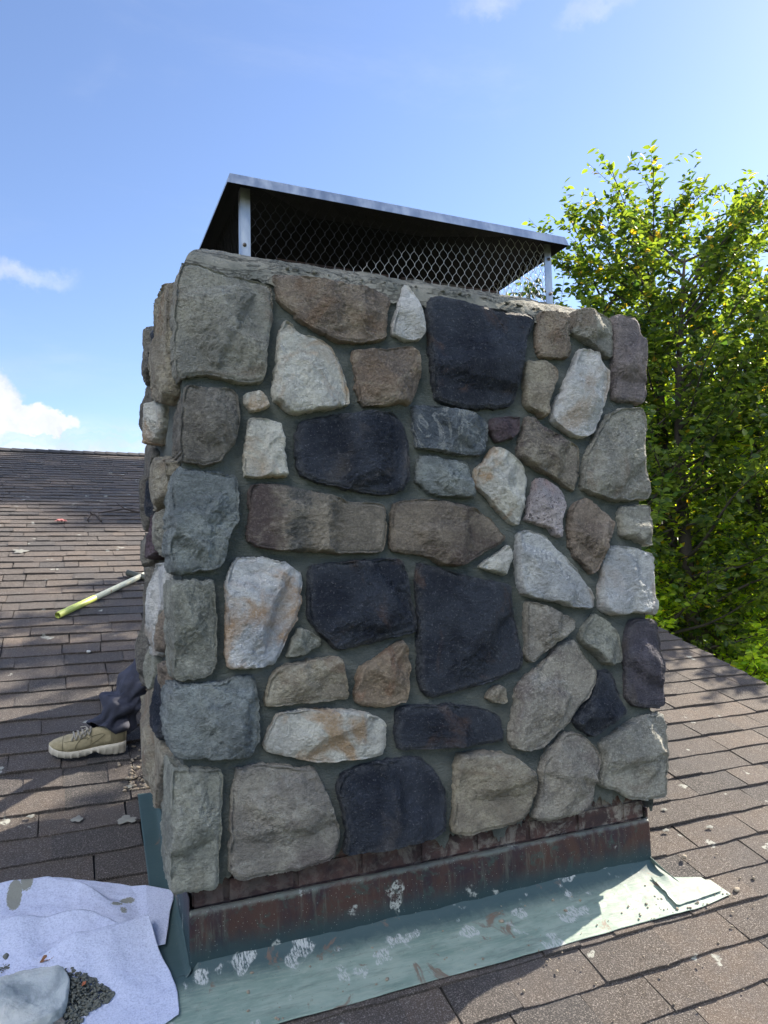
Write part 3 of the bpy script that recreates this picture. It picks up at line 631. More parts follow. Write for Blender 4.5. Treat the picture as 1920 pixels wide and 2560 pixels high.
# legs at the corners, L-shaped straps with bolts
for (px, py, sx, sy) in ((.171, .045, 1, 1), (1.408, .045, -1, 1), (.171, .75, 1, -1), (1.408, .75, -1, -1)):
    b = MB(); zb = 2.172; zt = ZT - .004
    x0, x1 = sorted((px, px + sx * .032)); y0, y1 = sorted((py, py + sy * .003)); b.box((x0, y0, zb), (x1, y1, zt))
    x0, x1 = sorted((px, px + sx * .003)); y0, y1 = sorted((py + sy * .003, py + sy * .032)); b.box((x0, y0, zb), (x1, y1, zt))
    leg = under(b.build('leg', M_GALV, smooth=False), cap)
    if sy > 0:
        for zz in ((2.222,) if px < 1 else (2.214, 2.355)):
            b = MB(); cx = px + sx * .012
            b.tube([(cx, py - .003, zz), (cx, py, zz)], .0065, 12); b.tube([(cx, py - .007, zz), (cx, py - .003, zz)], .0042, 6); b.tube([(cx, py - .010, zz), (cx, py - .007, zz)], .0022, 8)
            bo = b.build('bolt', M_BOLT); bo.parent = leg; bo.matrix_parent_inverse = leg.matrix_world.inverted()
# expanded metal: twisted strands in a diamond net
def net(P0, U, L, z0, z1, sag=0.0):
    b = MB(); dw, dh = .0345, .056; n = int(L / dw); P0 = Vector(P0); U = Vector(U); N = Vector((U.y, -U.x, 0))
    dw = L / n
    for s in (1, -1):
        k0 = -int((z1 - z0) / dh) - 2
        for k in range(k0, n - k0 + 2):
            pts = []
            m = 26
            for i in range(m * 2 + 1):
                z = z0 + (z1 - z0) * i / (m * 2)
                ph = (z - z0) / dh
                st = ph - math.sin(4 * math.pi * ph) * .055
                uu = (k + s * st) * dw
                if -.001 <= uu <= L + .001:
                    pts.append(P0 + U * uu + N * (.0012 * s + .004 * math.sin(uu * 7)) + Vector((0, 0, z)))
            if len(pts) > 2: b.tube(pts,   .00082, 4, False)
    return b
for nm, P0, U, L in (('front', (.203, .047, 0), (1, 0, 0), 1.173), ('left', (.175, .745, 0), (0, -1, 0), .67), ('right', (1.404, .08, 0), (0, 1, 0), .67), ('back', (1.37, .747, 0), (-1, 0, 0), 1.17)):
    b = net(P0, U, L, 2.165, 2.412)
    under(b.build('mesh_screen', M_NET if nm != 'left' else M_SOOT), cap)

# ------------------------------------------------------------------ copper flashing
fl = tag(empty('copper_flashing', (W / 2, -.05, 0)), 'weathered copper flashing with green patina wrapped round the foot of the chimney', 'flashing')
def sheet(name, fn, nu, nv, mat, thick=.0015, parent=fl):
    A, B = np.meshgrid(np.linspace(0, 1, nu), np.linspace(0, 1, nv), indexing='ij')
    P, upv = fn(A.ravel(), B.ravel())
    o = mesh(name, P, gridF(nu, nv), mat, attrs={'up': upv})
    m = o.modifiers.new('thickness', 'SOLIDIFY'); m.thickness = thick; m.offset = 0
    return under(o, parent) if parent else o
def f_front(a, c):
    x = -.012 + a * (W + .024); z = c * .178; p = np.c_[x * 5, z * 5, x * 0]
    y = -.016 - .004 * np.sin(c * 3.1) + fbm(p, 3) * .0030 + pnoise(np.c_[x * 22, z * 14, x * 0]) * .0012 + np.where(c > .95, .010 * (c - .95) / .05, 0)
    z = z + fbm(np.c_[x * 8, x * 0, x * 0 + 4], 3) * .003 * c
    return np.c_[x, y, z], z
sheet('front_wall', f_front, 260, 40, M_COPPER)
def f_left(a, c):
    y = -.012 + a * (DEP + .02); zr = SL * y; zt = np.floor((y + .03) / .17) * .17 * SL + .215
    z = zr + c * (zt - zr); x = -.011 + pnoise(np.c_[y * 9, z * 9, y * 0]) * .003
    return np.c_[x, y, z], (z - zr) * .55
sheet('left_wall', f_left, 130, 30, M_COPPER)
def f_right(a, c):
    P, u_ = f_left(a, c); P[:, 0] = W - P[:, 0]; return P, u_
sheet('right_wall', f_right, 90, 20, M_COPPER)
def yfront(x): return np.interp(x, [-.30, 0, 1.273, 1.48, 1.70, 1.878], [-.236, -.236, -.234, -.233, -.237, -.219])
def yback(x): return np.interp(x, [-.3, -.0055, .0, 1.6875, 1.70, 1.72, 1.736, 1.83, 1.862, 1.878], [-.02, -.02, -.016, -.016, .0, -.056, -.136, -.134, -.139, -.210])
def f_apron(a, c):
    x = -.22 + a * (1.878 + .22); yb = yback(x); yf = yfront(x); y = yb + (yf - yb) * c
    w = np.clip(-y, 0, 1); inx = np.clip((x + .01) / .02, 0, 1) * np.clip((1.72 - x) / .03, 0, 1)
    z = SL * y + .0145 + inx * .030 * np.exp(-np.clip(w - .014, 0, 1) / .016)
    z += fbm(np.c_[x * 6, y * 9, x * 0 + 7], 3) * .0022 + pnoise(np.c_[x * 30, y * 30, x * 0]) * .0006
    z += .004 * np.exp(-((c - .98) / .02) ** 2) * pnoise(np.c_[x * 6, x * 0, x * 0 + 9])
    return np.c_[x, y, z], w + np.where(x > 1.72, .05, 0)
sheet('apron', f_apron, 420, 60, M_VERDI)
def f_patch(a, c):
    p00, p01, p11, p10 = map(np.array, ((1.640, -.078), (1.624, -.214), (1.853, -.203), (1.832, -.128)))
    a = a[:, None]; c = c[:, None]
    q = (1 - a) * ((1 - c) * p00 + c * p01) + a * ((1 - c) * p10 + c * p11)
    q[:, 0] += fbm(np.c_[q[:, 1] * 30, q[:, 0] * 0, q[:, 0] * 0], 3) * .004 * (1 - a[:, 0])
    z = SL * q[:, 1] + .0205 + pnoise(np.c_[q * 18, q[:, :1] * 0]) * .0012 + .005 * np.clip(1 - a[:, 0] * 12, 0, 1) * (c[:, 0] > .2)
    z += .010 * np.exp(-((q[:, 0] - 1.70) / .02) ** 2) * np.exp(-((q[:, 1] + .075) / .03) ** 2)
    return np.c_[q, z], q[:, 0] * 0 + .08
tag(sheet('patch', f_patch, 50, 40, M_VERDI, .002), 'pale sheet patch soldered over the right end of the apron')
def f_curl(a, c):
    x = 1.690 + .045 * a ** 1.3 + .012 * c; y = .004 - .145 * a - .01 * c
    z = SL * y + .034 * (1 - a) ** 1.2 * (1 - c * .9) + .019
    return np.c_[x, y, z], x * 0 + .09
sheet('corner_fold', f_curl, 30, 10, M_VERDI, .0015)
def f_strip(a, c):
    y = -.03 + a * (DEP + .03); x = -.010 - c * (.082 - .012 * a); 
    z = SL * y + .013 + .022 * np.exp(-c / .08) + pnoise(np.c_[x * 14, y * 9, x * 0]) * .003
    return np.c_[x, y, z], c * .0 - .03
sheet('side_strip', f_strip, 120, 16, M_VERDI)
def f_strip2(a, c):
    P, u_ = f_strip(a, c); P[:, 0] = W - P[:, 0] * .35; P[:, 2] += .0; return P, u_
sheet('side_strip', f_strip2, 60, 8, M_VERDI)
# ------------------------------------------------------------------ ground, house and shingle roof
def ground_fn(q, b, v):
    n = q.noise(v, .25, 6, .6); q.l.new(q.mix(n, (.035, .06, .02), (.10, .12, .045)), b.inputs['Base Color'])
M_GROUND = material('lawn', ground_fn, .95)
gx = np.linspace(-900, 900, 60); A, B = np.meshgrid(gx, gx, indexing='ij')
tag(mesh('ground', np.c_[A.ravel(), B.ravel(), -5.2 + .02 * fbm(np.c_[A.ravel() * .1, B.ravel() * .1, A.ravel() * 0], 2)], gridF(60, 60), M_GROUND), kind='structure')
YR, XR, XL, YE = 8.492, 3.71, -11.0, -3.6
house = tag(empty('house', (0, 2, -5.2)), 'house under a long brown asphalt shingle roof that fills the lower picture', 'house')
cth = 1 / math.sqrt(1 + SL * SL); sth = SL * cth
b = MB()
for sgn in (1, -1):        # roof deck, both slopes
    ye = YE if sgn > 0 else 2 * YR - YE
    V = [(x, y, z - dz) for x in (XL, XR) for (y, z) in ((ye, SL * YE), (YR, SL * YR)) for dz in (.014, .16)]
    b.add(V, [(0, 2, 6, 4), (1, 5, 7, 3), (0, 4, 5, 1), (2, 3, 7, 6), (0, 1, 3, 2), (4, 6, 7, 5)])
under(b.build('roof_deck', M_RIDGE, smooth=False), house)
b = MB(); b.box((XL + .4, YE + .5, -5.2), (XR - .35, 2 * YR - YE - .5, SL * YE - .10))
V = []
for x in (XL + .4, XR - .35): V += [(x, YE + .5, SL * YE - .10), (x, 2 * YR - YE - .5, SL * YE - .10), (x, YR, SL * YR - .25)]
b.add(V, [(0, 1, 2), (3, 5, 4), (0, 2, 5, 3), (1, 4, 5, 2)]); under(b.build('wall', M_WALLPAINT, smooth=False), house)
# shingle courses
e0 = .1417; ph = .0252; R = random.Random(21)
Vv = []; Ff = []; rn = []
Lmax = YR / cth - .05; n0 = int((YE / cth) / e0)
def tab(x0, x1, L0, L1, lift, r, j):
    """one tab, butt end at L0, split along its length so that edges can wander"""
    k = max(1, int((x1 - x0) / .06)) if L0 < 3.2 else 1
    base = len(Vv); xs = [x0 + (x1 - x0) * i / k for i in range(k + 1)]
    sk = R.uniform(-.004, .004)
    for i, x in enumerate(xs):
        wv = .0022 * math.sin(x * 17 + j * 2.1) + .0018 * math.sin(x * 41 + j) + R.uniform(-.0010, .0010)
        lf = lift + .0018 * math.sin(x * 9 + j * 1.7)
        for L, h in ((L0 + wv, lf - .0115), (L0 + wv, lf - .0006), (L0 + wv + .003, lf), (L1, lift * .2 - .004)):
            xx = x + (sk * (L - L0) / .15 if 0 < i < k or True else 0)
            Vv.append((xx, L * cth - h * sth, L * sth + h * cth)); rn.append(r)
    for i in range(k):
        a = base + 4 * i
        for q in range(3): Ff.append((a + q, a + 4 + q, a + 5 + q, a + 1 + q))
    for a, s in ((base, 1), (base + 4 * k, -1)): Ff.append((a, a + 1, a + 2, a + 3)[::s])
for j in range(n0, int(Lmax / e0) + 1):
    L0 = ph + j * e0
    if L0 > Lmax: break
    x = XL - R.uniform(0, .3); odd = R.random() < .5; wob = R.uniform(-.003, .003)
    while x < XR:
        w_ = R.choice((.10, .14, .17, .2, .24, .30)) if x < 1.2 else R.choice((.17, .24, .30, .33, .33))
        gap = R.choice((.0, .0, .003, .005)) if x < 1.2 else R.choice((.002, .005, .006))
        x1 = min(x + w_, XR + .012)
        r = min(1, max(0, R.gauss(.45, .24)))
        lift = .0100 if odd else .0060
        lift += R.uniform(-.0008, .0012)
        segs = [(x, x1 - gap)]
        y = L0 * cth
        if -.05 < y + .06 < DEP + .0 :      # cut the courses round the chimney
            ns = []
            for s0, s1 in segs:
                if s0 < -.075: ns.append((s0, min(s1, -.078 + R.uniform(-.004, .004))))
                if s1 > W + .035: ns.append((max(s0, W + .030 + R.uniform(0, .006)), s1))
            segs = [s for s in ns if s[1] - s[0] > .01]
        for s0, s1 in segs: tab(s0, s1, L0 + wob + R.uniform(-.0015, .0015), min(L0 + e0 + .02, Lmax + .06), lift, r, j)
        x = x1; odd = not odd if R.random() < .8 else odd
under(mesh('shingles', Vv, Ff, M_SHINGLE, smooth=False, attrs={'rnd': rn}), house)
# ridge cap shingles and rake edging
b = MB(); x = XL
while x < XR:
    x1 = x + .145; zr = SL * YR
    for s in (1, -1):
        yb_ = YR - .15 * s
        V = [(x, YR, zr + .032), (x1 + .02, YR, zr + .022), (x1 + .02, yb_, zr - .15 * SL + .018), (x, yb_, zr - .15 * SL + .028),
             (x, YR, zr + .020), (x1 + .02, YR, zr + .012), (x1 + .02, yb_, zr - .15 * SL + .006), (x, yb_, zr - .15 * SL + .014)]
        b.add(V, [(0, 1, 2, 3), (4, 7, 6, 5), (2, 6, 7, 3), (0, 3, 7, 4), (1, 5, 6, 2)])
    x = x1
under(b.build('ridge_cap', M_RIDGE, smooth=False), house)
b = MB()
for y0, y1 in ((YE, YR),):
    V = [(XR + dx, y, SL * y + dz) for y in (y0, y1) for dx, dz in ((-.01, -.012), (.018, -.012), (.018, -.06), (.006, -.20), (-.03, -.20))]
    b.add(V, [(i, i + 1, i + 6, i + 5) for i in range(4)] + [(4, 0, 5, 9), (0, 4, 3, 2, 1), (5, 6, 7, 8, 9)])
under(b.build('rake_trim', M_WALLPAINT, smooth=False), house)
def roof(x, y, off=0.0): return (x, y, SL * y + off)

# ------------------------------------------------------------------ debris on the roof
M_CRUMB = plain('dry_mortar', (.20, .20, .18), .95, 0, .35, 40)
M_CRUMB2 = plain('crumb_tan', (.26, .22, .17), .95, 0, .35, 40)
b = MB(); R = random.Random(31)
for k in range(260):
    u = R.random()
    if u < .62: xx = R.uniform(.9, 2.7); yy = R.gauss(-.30, .16)
    elif u < .78: xx = R.uniform(1.45, 1.87); yy = R.uniform(-.235, -.15)
    else: xx = R.uniform(.1, 1.6); yy = R.uniform(-.24, -.03)
    onap = -.235 < yy < -.02 and xx < 1.87
    s = abs(R.gauss(0, .0024)) + .0011
    if u < .62 and R.random() < .12: s *= 2.2
    put_rock(b, R, roof(xx, yy, .0175 if onap else .010), s)
for k in range(140):
    xx = R.gauss(-.05, .05); yy = R.gauss(.95, .09); put_rock(b, R, roof(min(xx, -.0), max(yy, .88), .010), R.uniform(.003, .010))
tag(b.build('mortar_crumbs', M_CRUMB2), 'small mortar crumbs scattered over the shingles and apron at the foot of the chimney', 'debris', kind='stuff')
def lump(name, label, cat, c, s, mat, seed, flat=.5, group=None, n=9):
    R = random.Random(seed); V, F = rock(R, (s[0], s[1], s[2]), n)
    V = np.array(V); V += fbm(V * 40 + seed, 3)[:, None] * V * .25
    o = mesh(name, V, F, mat); o.location = c; o.rotation_euler = (0, 0, R.uniform(0, 3))
    m = o.modifiers.new('round', 'SUBSURF'); m.levels = m.render_levels = 1
    return tag(o, label, cat, group)
lump('mortar_lump', 'pale lump of mortar on the shingles just beyond the right tip of the apron', 'mortar lump', roof(1.925, -.205, .014), (.024, .013, .008), M_CRUMB2, 4)
lump('mortar_lump', 'white chip of mortar on the shingles between the pole and the boot', 'mortar lump', roof(-.224, 2.161, .014), (.022, .014, .010), plain('white_chip', (.62, .62, .58), .9), 5)
def splat(name, label, c, s, seed, mat=M_CRUMB):
    R = random.Random(seed); n = 22; V = [(0, 0, .0018)]
    for rr, h in ((.7, .0014), (1.0, 0.0)):
        for k in range(n):
            a = 2 * math.pi * k / n; q = rr * (1 + .16 * math.sin(3 * a + seed) + .16 * math.sin(5 * a + seed * 2) + R.uniform(-.2, .2))
            V.append((q * s[0] * math.cos(a), q * s[1] * math.sin(a), h))
    F = [(0, 1 + k, 1 + (k + 1) % n) for k in range(n)] + [(1 + k, 1 + n + k, 1 + n + (k + 1) % n, 1 + (k + 1) % n) for k in range(n)]
    o = mesh(name, V, F, mat); o.location = c; o.rotation_euler = (math.atan(SL), 0, 0)
    return tag(o, label, 'mortar splatter')
for k, (x, y, a, c, lab) in enumerate(((-.130, .700, .032, .022, 'largest grey mortar splat on the dark shingles left of the chimney foot'),
     (-.300, .745, .020, .016, 'mid-sized mortar splat on the dark shingles above the drop cloth'), (-.455, .80, .013, .009, 'leftmost mortar splat on the dark shingles above the drop cloth'),
     (-.105, .90, .011, .011, 'small mortar splat on the shingles just below the boot heel'), (-.663, 4.03, .05, .05, 'pale patch of lichen on the far left of the roof'),
     (2.32, -.10, .016, .009, 'mortar splat at the right edge of the picture, level with the apron tip'), (1.97, .52, .020, .009, 'elongated mortar splat on the shingles right of the chimney corner'),
     (1.92, .13, .017, .008, 'mortar splat on the shingles right of the copper wall'), (2.13, .10, .018, .009, 'twin-lobed mortar splat further right of the copper wall'),
     (2.02, .24, .015, .008, 'small pale mortar splat above the two beside the copper wall'))):
    splat('mortar_splat', lab, roof(x, y, .0120), (a, c), k + 3)
# telescopic pole, a stub of dark pipe, twigs, leaf
M_POLEY = plain('yellow_green_fibreglass', (.52, .58, .15), .4, 0, .08, 20)
def polew(q, b, v):
    n = q.noise(v, 30, 5, .7); q.l.new(q.mix(q.step(n, .55, .7), (.66, .66, .50), (.40, .25, .15)), b.inputs['Base Color'])
M_POLEW = material('worn_white_pole', polew, .45)
pole = tag(empty('extension_pole', roof(-.376, 2.70, .03)), 'pole, yellow-green below and worn cream above, lying on the roof left of the chimney', 'pole')
a0, a1, a2 = Vector(roof(-.385, 2.66, .030)), Vector(roof(-.168, 2.925, .031)), Vector(roof(.42, 3.64, .034))
b = MB(); b.tube([a0, a0 + (a1 - a0) * .02, a1], [.0200, .0210, .0210], 20, False); b.tube([a0 + (a1 - a0) * .10, a0], [.0165, .0165], 20, False)
V = []; n_ = 20; under(b.build('grip_tube', M_POLEY), pole)
b = MB(); b.tube([a1 - (a1 - a0) * .02, a2], [.0188, .0188], 20); under(b.build('shaft', M_POLEW), pole)
b = MB(); b.tube([a0 + (a1 - a0) * .12, a0 + (a1 - a0) * .11], [.0163, .0163], 20); under(b.build('bore', plain('dark_bore', (.02, .02, .02))), pole)
b = MB(); b.tube([roof(.075, 3.415, .03), roof(.25, 3.22, .03)], .022, 16); tag(b.build('pipe_offcut', plain('dark_pipe', (.06, .065, .05), .6)), 'short dark pipe under the cream end of the pole', 'pipe')
M_TWIG = plain('dead_twig', (.045, .035, .03), .9)
def twig(pts, r, label):
    b = MB(); b.tube([roof(x, y, o) for x, y, o in pts], [r * (1 - .6 * i / len(pts)) for i in range(len(pts))], 6)
    x, y, o = pts[len(pts) // 2]; x2, y2, o2 = pts[min(len(pts) - 1, len(pts) // 2 + 1)]
    b.tube([roof(x, y, o), roof(x2 + .03, y2 + .12, o2 + .05)], [r * .6, r * .3], 5)
    return tag(b.build('twig', M_TWIG), label, 'twig', 'twigs lying on the far roof')
twig([(.42, 5.10, .05), (.30, 5.17, .03), (.18, 5.22, .05), (.08, 5.18, .04), (-.06, 5.13, .03)], .012, 'longer dark twig on the far roof, running up to the chimney edge')
twig([(-.045, 4.84, .03), (-.09, 5.0, .05), (-.125, 5.09, .03), (-.16, 4.9, .02)], .010, 'shorter bent twig on the far roof, below the long one')
def leafmesh(name, L, Wd, mat, label, cat, loc, rot, curl=.2):
    n = 14; V = []; 
    for i in range(n + 1):
        t = i / n; w = Wd * math.sin(math.pi * t) ** .8 * (1 - .25 * t)
        for s in (-1, -.5, 0, .5, 1):
            V.append((t * L, s * w * .5, curl * L * (t - .5) ** 2 + abs(s) * w * .35 + .003 * math.sin(t * 19 + s * 3)))
    o = mesh(name, V, gridF(n + 1, 5), mat); o.location = loc; o.rotation_euler = rot
    m = o.modifiers.new('thickness', 'SOLIDIFY'); m.thickness = .0006
    return tag(o, label, cat)
M_BROWNLEAF = plain('dry_leaf', (.24, .11, .045), .7, 0, .3, 60)
leafmesh('fallen_leaf', .10, .06, plain('pink_leaf', (.55, .20, .18), .7), 'pink fallen leaf high on the roof to the left', 'leaf', roof(-.43, 4.86, .02), (.33, 0, 0))

# ------------------------------------------------------------------ drop cloth with rubble, stone slab and pebbles
def cloth_fn(q, b, v):
    n = q.noise(v, 190, 4, .75); n2 = q.noise(q.scale(v, (.5, 2, 1)), 320, 3, .7); st = q.attr('stain')
    col = q.mix(q.step(n, .42, .68), (.50, .54, .69), (.34, .38, .53))
    col = q.mix(q.step(q.math('ADD', st, q.math('MULTIPLY', q.math('SUBTRACT', n, .5), .9)), .45, .60, 0, .9), col, (.19, .19, .14))
    q.l.new(col, b.inputs['Base Color']); bump(q, b, q.math('ADD', n2, n), .55, .004)
M_CLOTH = material('nonwoven_cloth', cloth_fn, .9)
def lin(P, x): P = sorted(P); return np.interp(x, [p[0] for p in P], [p[1] for p in P])
cl_root = tag(empty('drop_cloth', roof(-.35, .2)), 'rumpled white drop cloth on the roof at the bottom left, beside the chimney foot', 'drop cloth')
BE = [(-1.3, .50), (-.53, .478), (-.43, .466), (-.373, .462), (-.282, .427), (-.173, .381), (-.101, .340), (-.033, .303), (-.016, .29)]
R1 = [(-1.3, .26), (-.516, .247), (-.419, .237), (-.307, .220), (-.263, .206), (-.188, .152), (-.12, .10)]
R2 = [(-.50, .10), (-.378, .124), (-.321, .127), (-.256, .128), (-.189, .132), (-.118, .142)]
R0 = [(-1.3, .43), (-.528, .419), (-.39, .409), (-.312, .372), (-.214, .294), (-.15, .27)]
def fold(y, yr, back, front): 
    d = y - yr; return np.where(d > 0, np.exp(-(d / back) ** 2), np.exp(-(np.abs(d) / front) ** 1.3))
def stain(x, y):
    s = x * 0
    for cx, cy, rx, ry, a in ((-.485, .375, .022, .045, 1), (-.452, .405, .022, .03, .75), (-.472, .434, .02, .012, .7), (-.518, .452, .03, .010, .6), (-.433, .435, .022, .008, .55),
                              (-.158, .296, .028, .016, .75), (-.190, .280, .022, .010, .7), (-.172, .252, .014, .016, .65), (-.118, .13, .05, .05, .35)):
        s = np.maximum(s, a * np.exp(-(((x - cx) / rx) ** 2 + ((y - cy) / ry) ** 2) ** 2 * .7))
    return s
def back_sheet(a, c):
    # a across, c from the back edge to the front (under the fold)
    yb = lin(BE, -1.25 + a * 1.235); 
    xr = np.interp(c, [0, .18, .42, .72, 1], [-.016, -.020, -.036, -.050, -.066])
    x = -1.25 + a * (xr + 1.25); yb = lin(BE, x); y = yb + (.09 - yb) * c
    h = .012 + .040 * fold(y, lin(R0, x), .02, .07) * np.clip((-.15 - x) / .15, 0, 1) + .014 * np.sin(x * 21 + y * 9) ** 2 * c
    h += .052 * fold(y, lin(R1, x), .010, .075) * np.clip((-.10 - x) / .12, 0, 1)
    h += fbm(np.c_[x * 9, y * 9, x * 0], 3) * .006 + ridged(np.c_[x * 9, y * 20 + x * 6, x * 0], 3) * .0014
    h += .006 * np.exp(-((a - 1) / .02) ** 2) * np.clip(c - .75, 0, 1) * 3 * (1 + np.sin(c * 60))
    return np.c_[x, y, SL * y + np.maximum(h, .012 + .012 * np.clip((x + .14) / .04, 0, 1))]
def front_sheet(a, c):
    yb = None
    xr = np.interp(c, [0, .12, .34, .56, .70, .78, .95, 1], [-.118, -.106, -.090, -.066, -.057, -.055, -.058, -.062])
    x = -.62 + a * (xr + .62); yb = lin(R2, x); yf = np.interp(x, [-.62, -.3, -.164, -.119, -.066], [-.19, -.178, -.166, -.163, -.152]) - .0
    # roll at the back edge, then down to the front
    roll = np.clip(c / .10, 0, 1); c2 = np.clip((c - .10) / .90, 0, 1)
    y = yb + (yf - yb) * c2
    ht = .055 * np.clip((x + .46) / .15, 0, 1) + .004
    h = .016 + ht * np.exp(-(np.abs(y - yb) / .085) ** 1.4)
    ang = (1 - roll) * math.pi * 1.15; rr = .017 * np.clip((x + .46) / .30, .1, 1.0)
    y = y + rr * np.sin(ang); h = h - rr * (1 - np.cos(ang))
    h += fbm(np.c_[x * 8, y * 8, x * 0 + 5], 3) * .006 + ridged(np.c_[x * 13 + y * 8, y * 22, x * 0], 3) * .0012 + .010 * np.exp(-((x + .20 + y * .5) / .035) ** 2) * c2 * (1 - c2) * 3
    h += .010 * np.exp(-((a - 1) / .05) ** 2) * c2
    return np.c_[x, y, SL * y + np.maximum(h, .020)]
Vs = []; Fs = []; off = 0
for fn, nu, nv in ((back_sheet, 300, 120), (front_sheet, 220, 160)):
    A, B = np.meshgrid(np.linspace(0, 1, nu), np.linspace(0, 1, nv), indexing='ij'); P = fn(A.ravel(), B.ravel())
    Vs.append(P); Fs.append(gridF(nu, nv) + off); off += len(P)
P = np.vstack(Vs)
o = mesh('cloth', P, np.vstack(Fs), M_CLOTH, attrs={'stain': stain(P[:, 0], P[:, 1])})
m = o.modifiers.new('thickness', 'SOLIDIFY'); m.thickness = .0012; under(o, cl_root)
# slab of stone lying on the cloth
def slab_fn(q, b, v):
    n = q.noise(v, 9, 6, .65, .8); n2 = q.noise(v, 60, 5, .7)
    col = q.mix(q.step(n, .36, .64), (.20, .235, .245), (.42, .45, .45)); col = q.mix(q.step(q.noise(v, 5, 4), .55, .7, 0, .6), col, (.50, .49, .44))
    q.l.new(col, b.inputs['Base Color']); bump(q, b, n2, .6, .006)
M_SLAB = material('offcut_stone', slab_fn, .85)
OUT = [(-.62, .03), (-.50, .040), (-.448, .046), (-.398, .044), (-.345, .037), (-.330, .0), (-.336, -.058), (-.350, -.093), (-.385, -.110), (-.43, -.118), (-.50, -.13), (-.60, -.14)]
V, rim, F = stone_shape(np.array(OUT), 300, .008, .004, .042, facet=.12, rough=.55)
o = mesh('stone_slab', np.c_[V[:, 0], V[:, 1], SL * V[:, 1] + .066 + V[:, 2]], F, M_SLAB, attrs=rim)
tag(o, 'pale grey offcut of veneer stone lying on the drop cloth in the bottom left corner', 'stone')
OUT2 = [(-.56, -.10), (-.45, -.095), (-.348, -.085), (-.335, -.11), (-.335, -.16), (-.40, -.20), (-.56, -.21)]
V, rim, F = stone_shape(np.array(OUT2), 301, .006, .008, .02, facet=.3, rough=.5)
o = mesh('stone_offcut', np.c_[V[:, 0], V[:, 1], SL * V[:, 1] + .040 + V[:, 2]], F, SM['tangrey'], attrs=rim)
tag(o, 'brown stone offcut under the pale slab at the bottom edge', 'stone')
# rubble pile
b = MB(); R = random.Random(77)
PILE = [(-.362, .085), (-.308, .077), (-.266, .033), (-.239, -.004), (-.217, -.033), (-.232, -.056), (-.284, -.074), (-.311, -.108), (-.325, -.16), (-.36, -.16), (-.36, 0)]
def inside(x, y, P):
    c = False; j = len(P) - 1
    for i in range(len(P)):
        if (P[i][1] > y) != (P[j][1] > y) and x < (P[j][0] - P[i][0]) * (y - P[i][1]) / (P[j][1] - P[i][1]) + P[i][0]: c = not c
        j = i
    return c
cnt = 0; PA = np.array(PILE)
while cnt < 1500:
    x, y = R.uniform(-.37, -.20), R.uniform(-.17, .10)
    if not inside(x, y, PILE): continue
    d = float(seg_dist(np.array([[x, y]]), PA)[0]); hh = min(.030, d * .8)
    put_rock(b, R, roof(x, y, .024 + R.uniform(0, 1) * hh), abs(R.gauss(0, .0022)) + .0026); cnt += 1
for k in range(260):
    t = R.random(); x = -.50 + .14 * t + R.gauss(0, .006); y = .120 + .035 * math.sin(t * 3) + R.gauss(0, .005)
    put_rock(b, R, roof(x, y, .026), abs(R.gauss(0, .0016)) + .0012)
M_RUB = plain('grey_rubble', (.105, .11, .095), .95, 0, .4, 60)
tag(b.build('mortar_rubble', M_RUB), 'pile of dark grey crumbled mortar on the drop cloth beside the stone slab', 'rubble', kind='stuff')
for k, (x, y, s, lab) in enumerate(((-.493, .158, .014, 'leftmost angular chip on the drop cloth'), (-.462, .157, .011, 'second chip from the left on the drop cloth'),
     (-.427, .150, .012, 'flat brownish chip in the middle of the line of crumbs on the cloth'), (-.385, .163, .010, 'round pale pebble above the dry leaf'),
     (-.360, .160, .010, 'dark pebble at the right end of the line of crumbs'), (-.327, .133, .010, 'pale pebble lying apart, right of the dry leaf'), (-.307, .080, .006, 'tiny pale pebble at the top of the rubble pile'))):
    lump('pebble', lab, 'pebble', roof(x, y, .030), (s, s * .8, s * .7), (M_RUB, M_CRUMB)[k % 2], 40 + k, group='chips and pebbles on the drop cloth')
leafmesh('dry_leaf', .058, .026, M_BROWNLEAF, 'curled brown dry leaf on the drop cloth above the slab', 'leaf', roof(-.405, .098, .040), (.35, -.1, .45), .3)
leafmesh('leaf_scrap', .016, .009, plain('red_scrap', (.42, .13, .06)), 'small orange leaf scrap on the rubble pile', 'leaf', roof(-.298, -.028, .058), (.3, 0, .9), .3)
# ------------------------------------------------------------------ the worker behind the chimney: one boot and trouser leg show
def trouser_fn(q, b, v):
    n = q.noise(v, 12, 5, .6); w = q.noise(v, 500, 2, .6)
    q.l.new(q.mix(q.step(n, .35, .65), (.017, .020, .036), (.036, .040, .064)), b.inputs['Base Color']); bump(q, b, q.math('ADD', w, n), .35, .003)
M_TROUSER = material('navy_work_cloth', trouser_fn, .85)
M_SHIRT = plain('grey_shirt', (.16, .17, .19), .9)
M_SKIN = plain('skin', (.42, .26, .19), .6, 0, .08, 20)
M_HAIR = plain('dark_hair', (.03, .022, .018), .7)
def suede_fn(q, b, v):
    n = q.noise(v, 40, 5, .6); n2 = q.noise(v, 400, 2, .7)
    q.l.new(q.mix(q.step(n, .35, .65), (.24, .205, .125), (.34, .295, .19)), b.inputs['Base Color']); bump(q, b, n2, .3, .002)
M_SUEDE = material('tan_suede', suede_fn, .9)
M_OVER = plain('dark_tan_suede', (.15, .13, .08), .9, 0, .15, 60)
M_SOLE = plain('cream_rubber', (.42, .39, .33), .6, 0, .12, 40)
M_LACE = plain('grey_lace', (.30, .28, .24), .8)
per = tag(empty('person', roof(.38, 1.55)), 'person in navy trousers and tan sneakers crouching behind the chimney, one leg showing', 'person')
